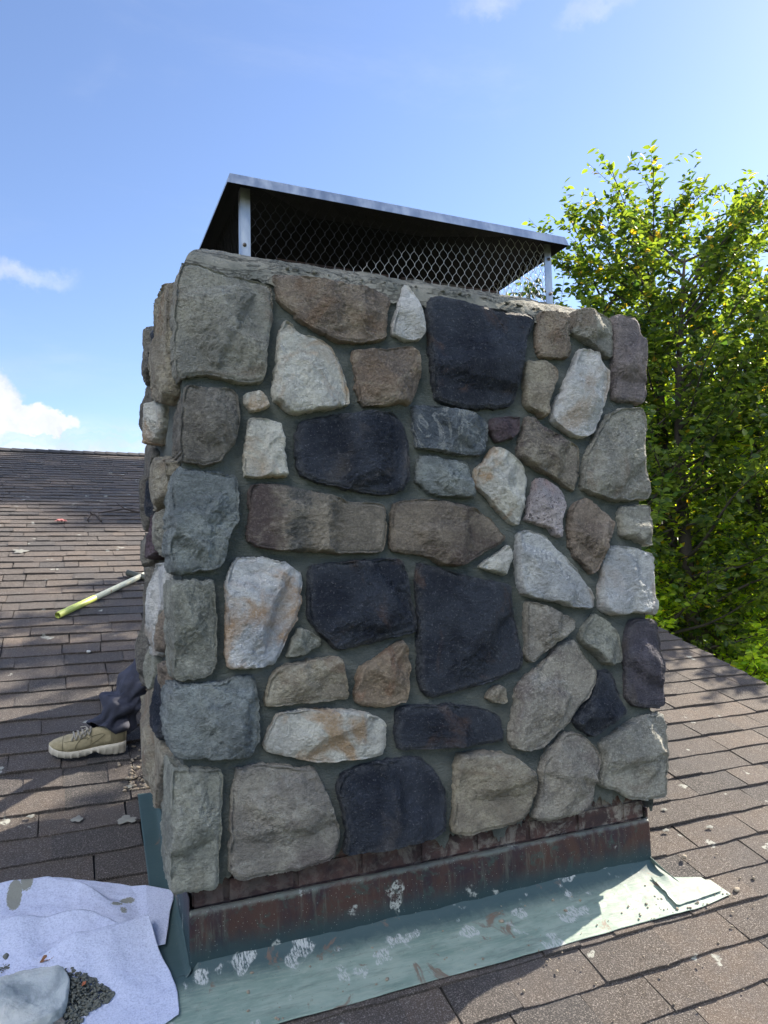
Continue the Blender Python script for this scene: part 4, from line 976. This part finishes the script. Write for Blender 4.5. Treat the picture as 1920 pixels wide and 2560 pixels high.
def shoe(loc, rotz, visible=True):
    X = np.array([0, .012, .035, .07, .11, .15, .19, .23, .262, .288, .304])
    hw = np.interp(X, X, [.012, .026, .034, .036, .035, .038, .045, .047, .042, .030, .010])
    st = [.0, .0, .0, .0, .002, .002, .0, .0, .004, .011, .018]                       # toe spring
    sh = [.052, .056, .056, .053, .046, .040, .036, .036, .040, .047, .052]           # top of the sole
    def outer(x, k): return np.interp(x, X, k)
    xs = np.linspace(0, .304, 90)
    # sole: ring of points round each cross-section, lobed side wall
    V = []; n = 22
    for x in xs:
        w = outer(x, hw) + .004; z0 = outer(x, st); z1 = outer(x, sh)
        arch = .020 * math.exp(-((x - .125) / .020) ** 2)
        for k in range(n):
            a = 2 * math.pi * k / n; ca, sa = math.cos(a), math.sin(a)
            yy = w * math.copysign(abs(ca) ** .45, ca); zz = (z0 + z1) / 2 + (z1 - z0) / 2 * math.copysign(abs(sa) ** .5, sa)
            if sa < 0: zz += arch * abs(sa) ** .4
            f = (zz - z0) / (z1 - z0 + 1e-6)
            lob = .0035 * math.sin(f * 9 + (0 if x > .16 else 1)) * (x < .16) + .003 * (1 if (x * 38) % 1 < .20 and f < .75 else 0) * -1.6
            yy += math.copysign(lob + .004 * (1 - f) * (x < .05), ca) if abs(ca) > .2 else 0
            V.append((x, yy, zz))
    b1 = MB(); b1.add(V, [(i * n + k, i * n + (k + 1) % n, (i + 1) * n + (k + 1) % n, (i + 1) * n + k) for i in range(89) for k in range(n)] + [tuple(range(n))[::-1], tuple(range(89 * n, 90 * n))])
    tops = [.098, .110, .117, .118, .113, .104, .090, .079, .071, .062, .054]
    V = []; n = 28
    for x in xs:
        w = outer(x, hw) * .93; z1 = outer(x, sh) - .006; zt = outer(x, tops)
        for k in range(n):
            a = 2 * math.pi * k / n; ca, sa = math.cos(a), math.sin(a)
            ex = .72 if x > .16 else .62
            yy = w * math.copysign(abs(ca) ** ex, ca); zz = z1 + (zt - z1) * max(0, sa) ** .78
            yy *= 1 - .22 * max(0, sa) * (x < .14)
            cr = .0012 * math.sin(x * 260 + yy * 60) * math.exp(-((x - .215) / .02) ** 2)
            V.append((x, yy, zz + cr))
    b2 = MB(); b2.add(V, [(i * n + k, i * n + (k + 1) % n, (i + 1) * n + (k + 1) % n, (i + 1) * n + k) for i in range(89) for k in range(n)] + [tuple(range(n))[::-1], tuple(range(89 * n, 90 * n))])
    ro = empty('sneaker'); ro.location = (0, 0, 0)
    up_ = b2.build('upper', M_SUEDE); so = b1.build('sole', M_SOLE)
    # overlays: toe cap rim, heel counter, seams
    def surf(x, a, off=.001):
        w = np.interp(x, X, hw) * .93; z1 = np.interp(x, X, sh) - .006; zt = np.interp(x, X, tops); ca, sa = math.cos(a), math.sin(a); ex = .72 if x > .16 else .62
        return Vector((x, w * math.copysign(abs(ca) ** ex, ca) * (1 - .22 * max(0, sa) * (x < .14)) * (1 + off * 22), z1 + (zt - z1) * max(0, sa) ** .78 + off))
    b3 = MB()
    for s in (1, -1):
        q = lambda x, a: surf(x, a if s > 0 else math.pi - a)
        b3.tube([q(.250, .0 + t * .157) for t in range(11)], .0011, 6)                    # toe cap seam
        b3.tube([q(.245 - .0085 * t, .95 - .02 * t) for t in range(12)], .0010, 6)
        b3.tube([q(x, a) for x, a in ((.145, .15), (.11, .35), (.085, .62), (.10, .75), (.13, .72), (.155, .6))], .0013, 6)
        b3.tube([q(x, a) for x, a in ((.05, .1), (.055, .4), (.045, .8), (.04, 1.2))], .0015, 6)
        b3.tube([q(x, a) for x, a in ((.20, .12), (.198, .35), (.19, .6), (.175, .85))], .0012, 6)
    se = b3.build('seams', M_OVER)
    b5 = MB()
    V = []
    for i in range(14):
        x = .004 + .058 * i / 13
        for k in range(15): V.append(surf(x, .05 + (math.pi - .1) * k / 14 if k < 15 else 0, .0018))
    b5.add(V, gridF(14, 15).tolist()); hc = b5.build('heel_counter', M_OVER)
    b4 = MB()
    for k in range(5):
        x = .148 + k * .017
        b4.tube([surf(x + .006 * math.cos(a * 2), a, .0045) for a in np.linspace(.85, math.pi - .85, 9)], .0024, 8)
        if k < 4: b4.tube([surf(x + .017 * (a - .85) / (math.pi - 1.7), a, .0055) for a in np.linspace(.85, math.pi - .85, 9)], .0022, 8)
    for s in (0, 1):
        b4.tube([surf(.150, 1.5, .006) + Vector((.0, 0, 0)), surf(.165, 1.2 + s * .7, .014), surf(.185, .95 + s * 1.2, .016), surf(.178, .8 + s * 1.5, .004), surf(.158, 1.1 + s * .9, .007)], .0021, 8)
    la = b4.build('laces', M_LACE)
    for o in (up_, so, se, hc, la): o.parent = ro
    ro.parent = per; ro.matrix_parent_inverse = Matrix.Translation(per.location).inverted()
    ro.location = loc; ro.rotation_euler = rotz
    return ro
# flatten the sneaker to thing > part > sub-part: the upper carries the rest
def shoe_part(loc, rot):
    r = shoe(loc, rot); kids = list(r.children); upper = [k for k in kids if k.name.startswith('upper')][0]
    bpy.context.view_layer.update(); Mx = Matrix.Translation(loc) @ Matrix(rot.to_matrix()).to_4x4() if hasattr(rot, 'to_matrix') else Matrix.Translation(loc)
    for k in kids: k.data.transform(Mx)
    upper.name = 'sneaker'; upper.parent = per; upper.matrix_parent_inverse = Matrix.Translation(per.location).inverted()
    for k in kids:
        if k is not upper: k.parent = upper
    bpy.data.objects.remove(r)
    return upper
from mathutils import Euler
rotm = Matrix.Rotation(math.atan(SL), 4, 'X') @ Matrix.Rotation(math.radians(175), 4, 'Z')
shoe_part(Vector(roof(-.100, 1.155, .016)), rotm.to_euler())
shoe_part(Vector(roof(.62, 1.30, .016)), (Matrix.Rotation(math.atan(SL), 4, 'X') @ Matrix.Rotation(math.radians(200), 4, 'Z')).to_euler())
# trousers: two wrinkled legs meeting at the hips
def leg_tube(path, rad, seed, nseg=150, n=64, cuff=True):
    P = np.array(path, float); d = np.r_[0, np.cumsum(np.linalg.norm(np.diff(P, axis=0), axis=1))]; t = np.linspace(0, d[-1], nseg)
    Q = np.stack([np.interp(t, d, P[:, k]) for k in range(3)], 1)
    for _ in range(14): Q[1:-1] = (Q[:-2] + 2 * Q[1:-1] + Q[2:]) / 4
    rr = np.interp(t, d, rad); T = np.gradient(Q, axis=0); T /= np.linalg.norm(T, axis=1)[:, None]
    ref = np.array([0, 1, .25]); Aa = np.cross(T, ref); Aa /= np.linalg.norm(Aa, axis=1)[:, None]; Bb = np.cross(T, Aa)
    a = np.linspace(0, 2 * np.pi, n, endpoint=False)
    V = []
    for i in range(nseg):
        s = t[i]; ca, sa = np.cos(a), np.sin(a)
        p = np.stack([ca * 1.5, sa * 1.5, np.full(n, s * 9 + seed)], 1)
        near = math.exp(-((s - .10) / .13) ** 2)
        wr = (np.abs(pnoise(p * np.array([1.1, 1.1, 1.5]))) - .25) * .034 * (.35 + near) + pnoise(p * 2.2) * .007
        wr += .020 * near * np.sin(s * 52 + 2.4 * ca + 1.3 * sa)      # stacked folds over the shoe
        wr += .0022 * (s < .024)
        V.append(Q[i] + (ca * (rr[i] + wr))[:, None] * Aa[i] + (sa * (rr[i] + wr))[:, None] * Bb[i])
    V = np.vstack(V); return V, gridF(nseg, n)[:0].tolist() + [(i * n + k, i * n + (k + 1) % n, (i + 1) * n + (k + 1) % n, (i + 1) * n + k) for i in range(nseg - 1) for k in range(n)]
b = MB()
ank = (-.185, 1.170, .482)
V, F = leg_tube([ank, (-.150, 1.19, .530), (-.09, 1.225, .600), (.02, 1.28, .725), (.125, 1.34, .845), (.22, 1.42, .85), (.33, 1.55, .80), (.44, 1.70, .76)], [.070, .076, .080, .086, .090, .094, .100, .115], 3); b.add(V, F)
V, F = leg_tube([(.55, 1.31, .53), (.55, 1.31, .60), (.56, 1.30, .78), (.56, 1.32, .92), (.52, 1.50, .86), (.48, 1.70, .78)], [.064, .066, .074, .084, .098, .115], 9); b.add(V, F)
V, F = leg_tube([(.46, 1.60, .74), (.46, 1.70, .76), (.46, 1.76, .84), (.46, 1.77, .92)], [.09, .16, .165, .15], 5, 60); b.add(V, F)
o = b.build('trousers', M_TROUSER); m = o.modifiers.new('hem', 'SOLIDIFY'); m.thickness = .003; m.offset = -1; under(o, per)
# hem stitching band at the cuff
# body: one continuous skinned surface, mostly inside the clothes and hidden by the chimney
def skin_body(name, J, E_, mat, sub=2):
    me = bpy.data.meshes.new(name); me.from_pydata([j[0] for j in J], E_, []); o = bpy.data.objects.new(name, me); C.objects.link(o)
    m = o.modifiers.new('skin', 'SKIN'); m.use_smooth_shade = True
    for i, j in enumerate(J):
        sv = me.skin_vertices[0].data[i]; r = j[1]; sv.radius = r if isinstance(r, tuple) else (r, r); sv.use_root = i == 0
    s = o.modifiers.new('sub', 'SUBSURF'); s.levels = s.render_levels = sub; me.materials.append(mat); return under(o, per)
J = [((.46, 1.70, .78), (.13, .10)), ((.46, 1.73, .95), (.12, .09)), ((.46, 1.66, 1.15), (.14, .10)), ((.46, 1.58, 1.28), (.13, .09)), ((.46, 1.54, 1.36), .052), ((.46, 1.50, 1.43), (.070, .080)), ((.46, 1.47, 1.52), (.075, .088)), ((.46, 1.47, 1.58), (.05, .06)),
     ((.30, 1.58, 1.27), .055), ((.24, 1.42, 1.12), .042), ((.34, 1.20, 1.16), .032), ((.37, 1.12, 1.18), .024), ((.62, 1.58, 1.27), .055), ((.70, 1.42, 1.12), .042), ((.60, 1.20, 1.16), .032), ((.57, 1.12, 1.18), .024),
     ((.40, 1.60, .78), .075), ((.14, 1.345, .84), .052), ((-.12, 1.205, .56), .036), ((-.165, 1.170, .47), .034), ((.52, 1.60, .80), .075), ((.56, 1.32, .90), .052), ((.55, 1.31, .62), .036), ((.55, 1.31, .52), .034)]
E2 = [(0, 1), (1, 2), (2, 3), (3, 4), (4, 5), (5, 6), (6, 7), (3, 8), (8, 9), (9, 10), (10, 11), (3, 12), (12, 13), (13, 14), (14, 15), (0, 16), (16, 17), (17, 18), (18, 19), (0, 20), (20, 21), (21, 22), (22, 23)]
for hx, s in ((.37, 1), (.57, -1)):       # palm, four fingers and a thumb on each hand
    k0 = 11 if s > 0 else 15; pi_ = len(J); J.append(((hx, 1.075, 1.185), (.030, .014))); E2.append((k0, pi_))
    for f, (dx, ln) in enumerate(((-.027, .058), (-.009, .070), (.010, .066), (.027, .052))):
        q = len(J); J += [((hx + dx, 1.040, 1.187), .0095), ((hx + dx * 1.1, 1.040 - ln * .5, 1.180), .0085), ((hx + dx * 1.1, 1.040 - ln * .85, 1.160), .007)]; E2 += [(pi_, q), (q, q + 1), (q + 1, q + 2)]
    q = len(J); J += [((hx + s * .035, 1.085, 1.176), .011), ((hx + s * .050, 1.055, 1.168), .009)]; E2 += [(k0, q), (q, q + 1)]
skin_body('body', J, E2, M_SKIN)
JS = [((.46, 1.72, .82), (.165, .13)), ((.46, 1.74, .95), (.15, .12)), ((.46, 1.67, 1.15), (.17, .125)), ((.46, 1.59, 1.29), (.15, .10)), ((.30, 1.58, 1.27), .075), ((.24, 1.44, 1.14), .062), ((.62, 1.58, 1.27), .075), ((.70, 1.44, 1.14), .062)]
skin_body('shirt', JS, [(0, 1), (1, 2), (2, 3), (3, 4), (4, 5), (3, 6), (6, 7)], M_SHIRT)
b = MB(); V, F = rock(random.Random(3), (.088, .10, .075), 16); b.add([(.46 + x, 1.485 + y, 1.575 + z) for x, y, z in V], F)
o = b.build('hair', M_HAIR); m = o.modifiers.new('s', 'SUBSURF'); m.render_levels = m.levels = 2; under(o, per)

# ------------------------------------------------------------------ trees
def leaf_mat(name, dark, light, yellow, trans):
    m = bpy.data.materials.new(name); m.use_nodes = True; q = NT(m.node_tree); b = q.n['Principled BSDF']
    r = q.attr('rnd'); col = q.mix(q.step(r, .0, .85), dark, light); col = q.mix(q.step(r, .95, .99, 0, .9), col, yellow)
    q.l.new(col, b.inputs['Base Color']); b.inputs['Roughness'].default_value = .42
    t = q.n.new('ShaderNodeBsdfTranslucent'); q.l.new(q.mix(1.0, col, trans, 'MULTIPLY'), t.inputs[0])
    mx = q.n.new('ShaderNodeMixShader'); mx.inputs[0].default_value = .58
    q.l.new(b.outputs[0], mx.inputs[1]); q.l.new(t.outputs[0], mx.inputs[2]); q.l.new(mx.outputs[0], q.n['Material Output'].inputs[0]); return m
LM1 = leaf_mat('hornbeam_leaf', (.026, .058, .017), (.115, .155, .030), (.34, .22, .03), (3.0, 2.9, 1.0))
LM2 = leaf_mat('sunlit_tone_leaf', (.07, .14, .022), (.26, .34, .05), (.32, .26, .04), (5.0, 4.3, 1.0))  # paler leaf copy, sunlit brightness put into its colour
M_BARK = plain('bark', (.050, .042, .035), .95, 0, .35, 14)
def leaves(P, D, S, r):
    """leaf blades at P pointing along D with sizes S; returns vertices and faces"""
    n = len(P); D = D / np.linalg.norm(D, axis=1)[:, None]
    N = r.normal(size=(n, 3)) * .75 + np.array([0, 0, 1.0]); Rr = np.cross(D, N); Rr /= np.linalg.norm(Rr, axis=1)[:, None] + 1e-9; N = np.cross(Rr, D)
    L = S[:, None]; out = []
    for a, w, h in ((0, 0, 0), (.30, .27, .06), (.66, .22, .07), (1.0, 0, -.04), (.66, -.22, .07), (.30, -.27, .06)):
        out.append(P + D * L * a + Rr * L * w + N * L * h)
    V = np.stack(out, 1).reshape(-1, 3); b = np.arange(n)[:, None] * 6
    return V, np.concatenate([b + np.array([[0, 1, 2, 3]]), b + np.array([[0, 3, 4, 5]])], 0)
def tree(name, label, cat, base, top, rad, seed, mat, group=None, stems=3, c0=.45, nb=34, nt=13, nl=15, leaf=.062, lean=(0, 0), up_=.9, shape=1.0):
    r = np.random.default_rng(seed); base = np.array(base, float); H = top - base[2]
    root = tag(empty(name, tuple(base)), label, cat, group); b = MB(); LP = []; LD = []; tw = MB()
    cx = np.array([lean[0], lean[1]])
    for s in range(stems):
        a = 2 * math.pi * (s + r.uniform(0, .5)) / stems; sp = rad * .42 * (stems > 1)
        n = 16; hs = H * (.93 if s == 0 else r.uniform(.72, .9)); S = []
        for i in range(n + 1):
            t = i / n; q = max(0, t - .18) ** .8
            S.append(base + np.array([cx[0] * t + math.cos(a) * sp * q + .10 * math.sin(t * 7 + seed), cx[1] * t + math.sin(a) * sp * q + .10 * math.sin(t * 6 + s), t * hs]))
        S = np.array(S); r0_ = .045 + .012 * H; b.tube(S.tolist(), [r0_ * (1 - .93 * (i / n)) for i in range(n + 1)], 8)
        m = nb // stems
        for k in range(m):
            t = c0 + (1 - c0) * ((k + r.uniform(0, 1)) / m) ** .9; p0 = np.array([np.interp(t * n, np.arange(n + 1), S[:, j]) for j in range(3)])
            rel = (t - c0) / (1 - c0); ln = rad * (math.sin(math.pi * min(1, (.18 + .66 * rel)) ** .85) ** .7 * .90 + .36) * r.uniform(.65, 1.1) * shape
            a2 = r.uniform(0, 2 * math.pi); u_ = up_ * (.35 + .9 * rel) * r.uniform(.6, 1.3)
            d = np.array([math.cos(a2), math.sin(a2), u_]); d /= np.linalg.norm(d)
            nn = 8; B_ = [p0 + d * ln * i / nn + np.array([0, 0, -.04 * ln * (i / nn) ** 2 + .03 * math.sin(i + k)]) for i in range(nn + 1)]
            b.tube([tuple(x) for x in B_], [max(.004, .020 * (1 - i / nn) * (1.3 - rel * .6)) for i in range(nn + 1)], 5, False)
            B_ = np.array(B_)
            for j in range(nt):
                tt = .18 + .82 * (j + r.uniform(0, 1)) / nt; q0 = np.array([np.interp(tt * nn, np.arange(nn + 1), B_[:, c]) for c in range(3)])
                dd = d * .9 + r.normal(size=3) * .62 + np.array([0, 0, .32]); dd /= np.linalg.norm(dd); tl = r.uniform(.28, .62) * (1.15 - .35 * tt) * (rad / 1.8) ** .4
                ax = np.cross(dd, [0, 0, 1.0]); ax /= np.linalg.norm(ax) + 1e-6
                ts = np.linspace(.08, 1, nl)[:, None]; Q = q0 + dd * tl * ts + np.array([0, 0, -.10 * tl]) * ts ** 2
                sg = np.where(np.arange(nl) % 2, 1, -1)[:, None]
                LP.append(Q + r.normal(size=Q.shape) * .010); LD.append(dd * .55 + ax * sg * .85 + r.normal(size=Q.shape) * .38 + np.array([0, 0, -.28]))
                if j % 2 == 0: tw.tube([tuple(q0), tuple(q0 + dd * tl * .98)], [.0035, .0012], 3, False)
    P = np.vstack(LP); D = np.vstack(LD); S_ = leaf * r.uniform(.55, 1.25, len(P))
    V, F = leaves(P, D, S_, r)
    rel = np.clip((P[:, 2] - base[2]) / H, 0, 1)
    rv = np.clip(r.uniform(0, .93, len(P)) + (r.uniform(0, 1, len(P)) < (.010 + .05 * np.clip((rel - .82) / .18, 0, 1))) * 1.0, 0, 1).repeat(6)
    o = mesh('crown', V, F, mat, attrs={'rnd': rv}); under(o, root)
    under(b.build('trunk', M_BARK), root); tag(under(tw.build('twigs', M_BARK, smooth=False), root), kind='stuff')
    return root
tree('tree', 'tallest green tree directly right of the chimney, its yellowing tip highest against the sky', 'tree', (5.30, 3.55, -5.2), 5.58, 1.35, 5, LM1, stems=4, c0=.56, nb=170, nt=14, nl=15, leaf=.078, shape=.95)
tree('tree', 'green tree at the right edge, slightly lower than its neighbour and cut by the frame', 'tree', (6.75, 3.15, -5.2), 5.42, 1.35, 6, LM1, stems=3, c0=.55, nb=120, nt=14, nl=15, leaf=.080)
tree('tree', 'sunlit yellow-green tree seen behind the two tall trees', 'tree', (9.2, 7.0, -5.2), 4.4, 2.4, 8, LM2, stems=3, c0=.35, nb=110, nt=15, nl=15, leaf=.12)
tree('tree', 'bright tree behind the wall of shrubs, nearest the chimney edge', 'tree', (7.2, 8.2, -5.2), 3.4, 2.2, 9, LM2, stems=3, c0=.35, nb=90, nt=14, nl=14, leaf=.12)
tree('shrub', 'tall leafy shrub rising beside the chimney just above the roof edge', 'shrub', (5.35, 4.6, -5.2), 3.2, 1.5, 11, LM2, stems=4, c0=.45, nb=78, nt=13, nl=15, leaf=.080)
tree('shrub', 'sunny shrub at the right edge of the picture, above the rake of the roof', 'shrub', (6.55, 3.45, -5.2), 2.9, 1.5, 12, LM2, stems=4, c0=.45, nb=78, nt=13, nl=15, leaf=.078)
tree('shrub', 'lowest pale shrub touching the right roof edge', 'shrub', (5.55, 3.05, -5.2), 1.45, 1.15, 13, LM2, stems=3, c0=.5, nb=62, nt=12, nl=15, leaf=.070)
tree('shrub', 'dense shrub between the chimney edge and the rake of the roof', 'shrub', (4.75, 3.9, -5.2), 2.0, 1.1, 17, LM2, stems=3, c0=.5, nb=60, nt=12, nl=15, leaf=.072)
tree('tree', 'tall tree standing to the right, beyond the picture edge', 'tree', (26.4, 12.75, -5.2), 26.6, 2.2, 14, LM1, stems=3, c0=.6, nb=120, nt=14, nl=14, leaf=.30)
tree('tree', 'broad green tree far behind, filling the gaps low on the right', 'tree', (12.5, 10.5, -5.2), 4.2, 3.8, 15, LM2, stems=3, c0=.15, nb=90, nt=14, nl=14, leaf=.19)
tree('tree', 'dark tree far behind at the right edge of the picture', 'tree', (13.5, 6.0, -5.2), 4.6, 3.4, 16, LM1, stems=3, c0=.15, nb=80, nt=14, nl=14, leaf=.19)
bpy.context.view_layer.update()
